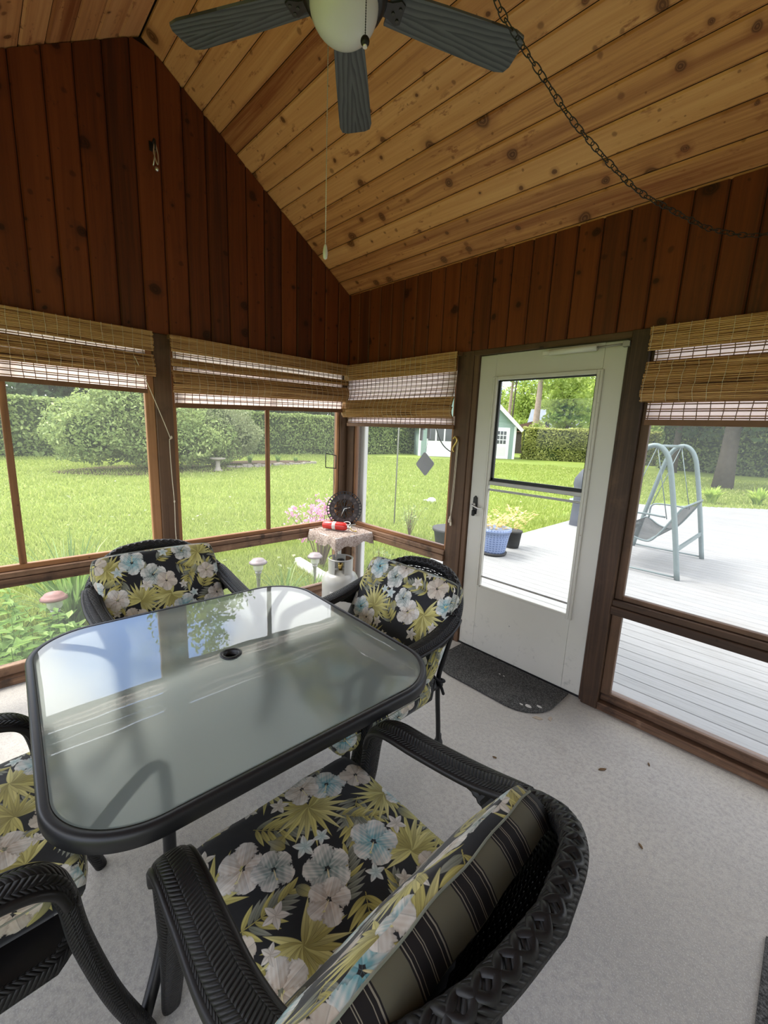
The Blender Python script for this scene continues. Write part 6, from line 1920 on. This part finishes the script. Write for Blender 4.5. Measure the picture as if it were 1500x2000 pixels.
mb = MB(); mb.lathe([(.001, .03), (.27, .03), (.30, .08), (.32, .08), (.31, 0)], (0, 0, 0), 28); o = mb.build('wading_pool', M['teal'], None, (-1.75, 10.3, GZ)); tag(o, 'shallow teal tub on the grass just left of the covered grill', 'tub')

# grass blades on the near lawn
def grass(n):
    r = 1.0 + 27 * rng.random(n) ** 1.8; a = rng.uniform(math.radians(78), math.radians(222), n)
    x = .3 + r * np.cos(a); y = -1.0 + r * np.sin(a)
    ok = ((x < -.32) | (y > 13.2)) ; x, y = x[ok], y[ok]; n = len(x); r = r[ok]
    h = rng.uniform(.045, .10, n) * (1 + .35 * np.sin(x * 2.1) * np.sin(y * 1.7)); w = .006 + r * .0011; t = rng.uniform(0, 2 * PI, n); ln = rng.uniform(.1, .8, n) * h; td = rng.uniform(0, 2 * PI, n)
    z = np.full(n, GZ)
    A = np.stack([x - w * np.cos(t), y - w * np.sin(t), z], 1); B = np.stack([x + w * np.cos(t), y + w * np.sin(t), z], 1); C = np.stack([x + ln * np.cos(td), y + ln * np.sin(td), z + h], 1)
    o = np_mesh('grass', np.stack([A, B, C], 1).reshape(-1, 3), np.arange(3 * n).reshape(n, 3), rng.random(n) ** 1.5, M['blades'])
    o['kind'] = 'stuff'; o['label'] = 'mown green lawn grass around the porch'; o['category'] = 'grass'
grass(300000)
def dandelions():
    n = 500; r = 2 + 15 * rng.random(n); a = rng.uniform(math.radians(95), math.radians(185), n); x = .3 + r * np.cos(a); y = -1 + r * np.sin(a); ok = x < -1; x, y = x[ok], y[ok]
    P = np.stack([x, y, np.full(len(x), GZ + .09)], 1); d = np.tile([0, 0, 1.0], (len(P), 1)); V, F = scatter_leaves(P, d, .05, .9, .8); o = np_mesh('lawn_weeds', V, F, rng.random(len(F)), M['pale_bush']); o['kind'] = 'stuff'; o['label'] = 'pale weed heads scattered in the lawn'; o['category'] = 'weeds'
dandelions()
# ------------------------------------------------------------------ sky, sun, camera
def world():
    w = bpy.data.worlds.new('sky'); scene.world = w; w.use_nodes = True; t = w.node_tree; t.nodes.clear()
    N = t.nodes.new; L = t.links.new
    out = N('ShaderNodeOutputWorld'); bg = N('ShaderNodeBackground'); tc = N('ShaderNodeTexCoord')
    sep = N('ShaderNodeSeparateXYZ'); L(tc.outputs['Generated'], sep.inputs[0])
    def m(op, a, b=None):
        x = N('ShaderNodeMath'); x.operation = op
        for i, v in enumerate((a, b)):
            if v is None: continue
            if isinstance(v, (int, float)): x.inputs[i].default_value = v
            else: L(v, x.inputs[i])
        return x.outputs[0]
    zz = m('ADD', m('MAXIMUM', sep.outputs[2], 0.0), .18)
    cx = m('DIVIDE', sep.outputs[0], zz); cy = m('DIVIDE', sep.outputs[1], zz)
    cb = N('ShaderNodeCombineXYZ'); L(cx, cb.inputs[0]); L(cy, cb.inputs[1]); cb.inputs[2].default_value = 9.4
    no = N('ShaderNodeTexNoise'); no.inputs['Scale'].default_value = 1.15; no.inputs['Detail'].default_value = 6; no.inputs['Roughness'].default_value = .55; L(cb.outputs[0], no.inputs['Vector'])
    mr = N('ShaderNodeMapRange'); mr.interpolation_type = 'SMOOTHSTEP'; L(no.outputs[0], mr.inputs[0]); mr.inputs[1].default_value = .36; mr.inputs[2].default_value = .47
    no2 = N('ShaderNodeTexNoise'); no2.inputs['Scale'].default_value = 2.6; no2.inputs['Detail'].default_value = 4; L(cb.outputs[0], no2.inputs['Vector'])
    # a broad bank of white cloud to the left with a ragged blue gap in it
    def toward(c, lo, hi, wob):
        dp = N('ShaderNodeVectorMath'); dp.operation = 'DOT_PRODUCT'; L(tc.outputs['Generated'], dp.inputs[0]); dp.inputs[1].default_value = c
        v = m('ADD', dp.outputs['Value'], m('MULTIPLY', m('SUBTRACT', no2.outputs[0], .5), wob))
        r = N('ShaderNodeMapRange'); r.interpolation_type = 'SMOOTHSTEP'; L(v, r.inputs[0]); r.inputs[1].default_value = lo; r.inputs[2].default_value = hi
        return r.outputs[0]
    bank = toward((-.83, .31, .46), .80, .93, .08)
    gap = toward((-.867, .225, .445), .985, .997, .03)
    cov = m('MULTIPLY', m('MAXIMUM', mr.outputs[0], m('MULTIPLY', bank, .95)), m('SUBTRACT', 1.0, m('MULTIPLY', gap, .85)))
    cl = N('ShaderNodeMix'); cl.data_type = 'RGBA'; L(no2.outputs[0], cl.inputs[0]); cl.inputs[6].default_value = (.80, .84, .92, 1); cl.inputs[7].default_value = (1.12, 1.11, 1.08, 1)
    mx = N('ShaderNodeMix'); mx.data_type = 'RGBA'; L(cov, mx.inputs[0]); mx.inputs[6].default_value = (.16, .36, .85, 1); L(cl.outputs[2], mx.inputs[7])
    # below the horizon: dull green ground light
    hz = N('ShaderNodeMapRange'); L(sep.outputs[2], hz.inputs[0]); hz.inputs[1].default_value = -.03; hz.inputs[2].default_value = .01
    m2 = N('ShaderNodeMix'); m2.data_type = 'RGBA'; L(hz.outputs[0], m2.inputs[0]); m2.inputs[6].default_value = (.10, .13, .06, 1); L(mx.outputs[2], m2.inputs[7])
    L(m2.outputs[2], bg.inputs[0]); bg.inputs[1].default_value = SKY; L(bg.outputs[0], out.inputs[0])
SKY = 4.6
world()
sd = bpy.data.lights.new('sun', 'SUN'); sd.energy = 6.0; sd.angle = math.radians(18); sd.color = (1.0, .96, .88)
so = bpy.data.objects.new('sun', sd); COL.objects.link(so); so.rotation_euler = Vector((.62, .30, -1.0)).to_track_quat('-Z', 'Y').to_euler()

cam = bpy.data.cameras.new('camera'); co = bpy.data.objects.new('camera', cam); COL.objects.link(co)
cam.sensor_fit = 'AUTO'; cam.sensor_width = 36; cam.lens = 14.819; cam.clip_start = .02; cam.clip_end = 400
Rr = Vector((.6914, .7213, .0408)); Ru = Vector((-.1632, .1010, .9814)); Rf = Vector((-.7038, .6852, -.1875))
Mx = Matrix((Rr, Ru, -Rf)).transposed().to_4x4(); Mx.translation = Vector((3.0328, -2.4459, 1.5213)); co.matrix_world = Mx
scene.camera = co
v = scene.view_settings; v.view_transform = 'Standard'; v.look = 'None'; v.exposure = 0.0; v.gamma = 1.0; v.use_curve_mapping = False
try:
    cy = scene.cycles
    cy.use_denoising = True; cy.max_bounces = 9; cy.diffuse_bounces = 5; cy.glossy_bounces = 3; cy.transmission_bounces = 5; cy.transparent_max_bounces = 14
    cy.use_adaptive_sampling = True; cy.adaptive_threshold = .025
    cy.sample_clamp_indirect = 8.0; cy.blur_glossy = .5
except Exception:
    pass
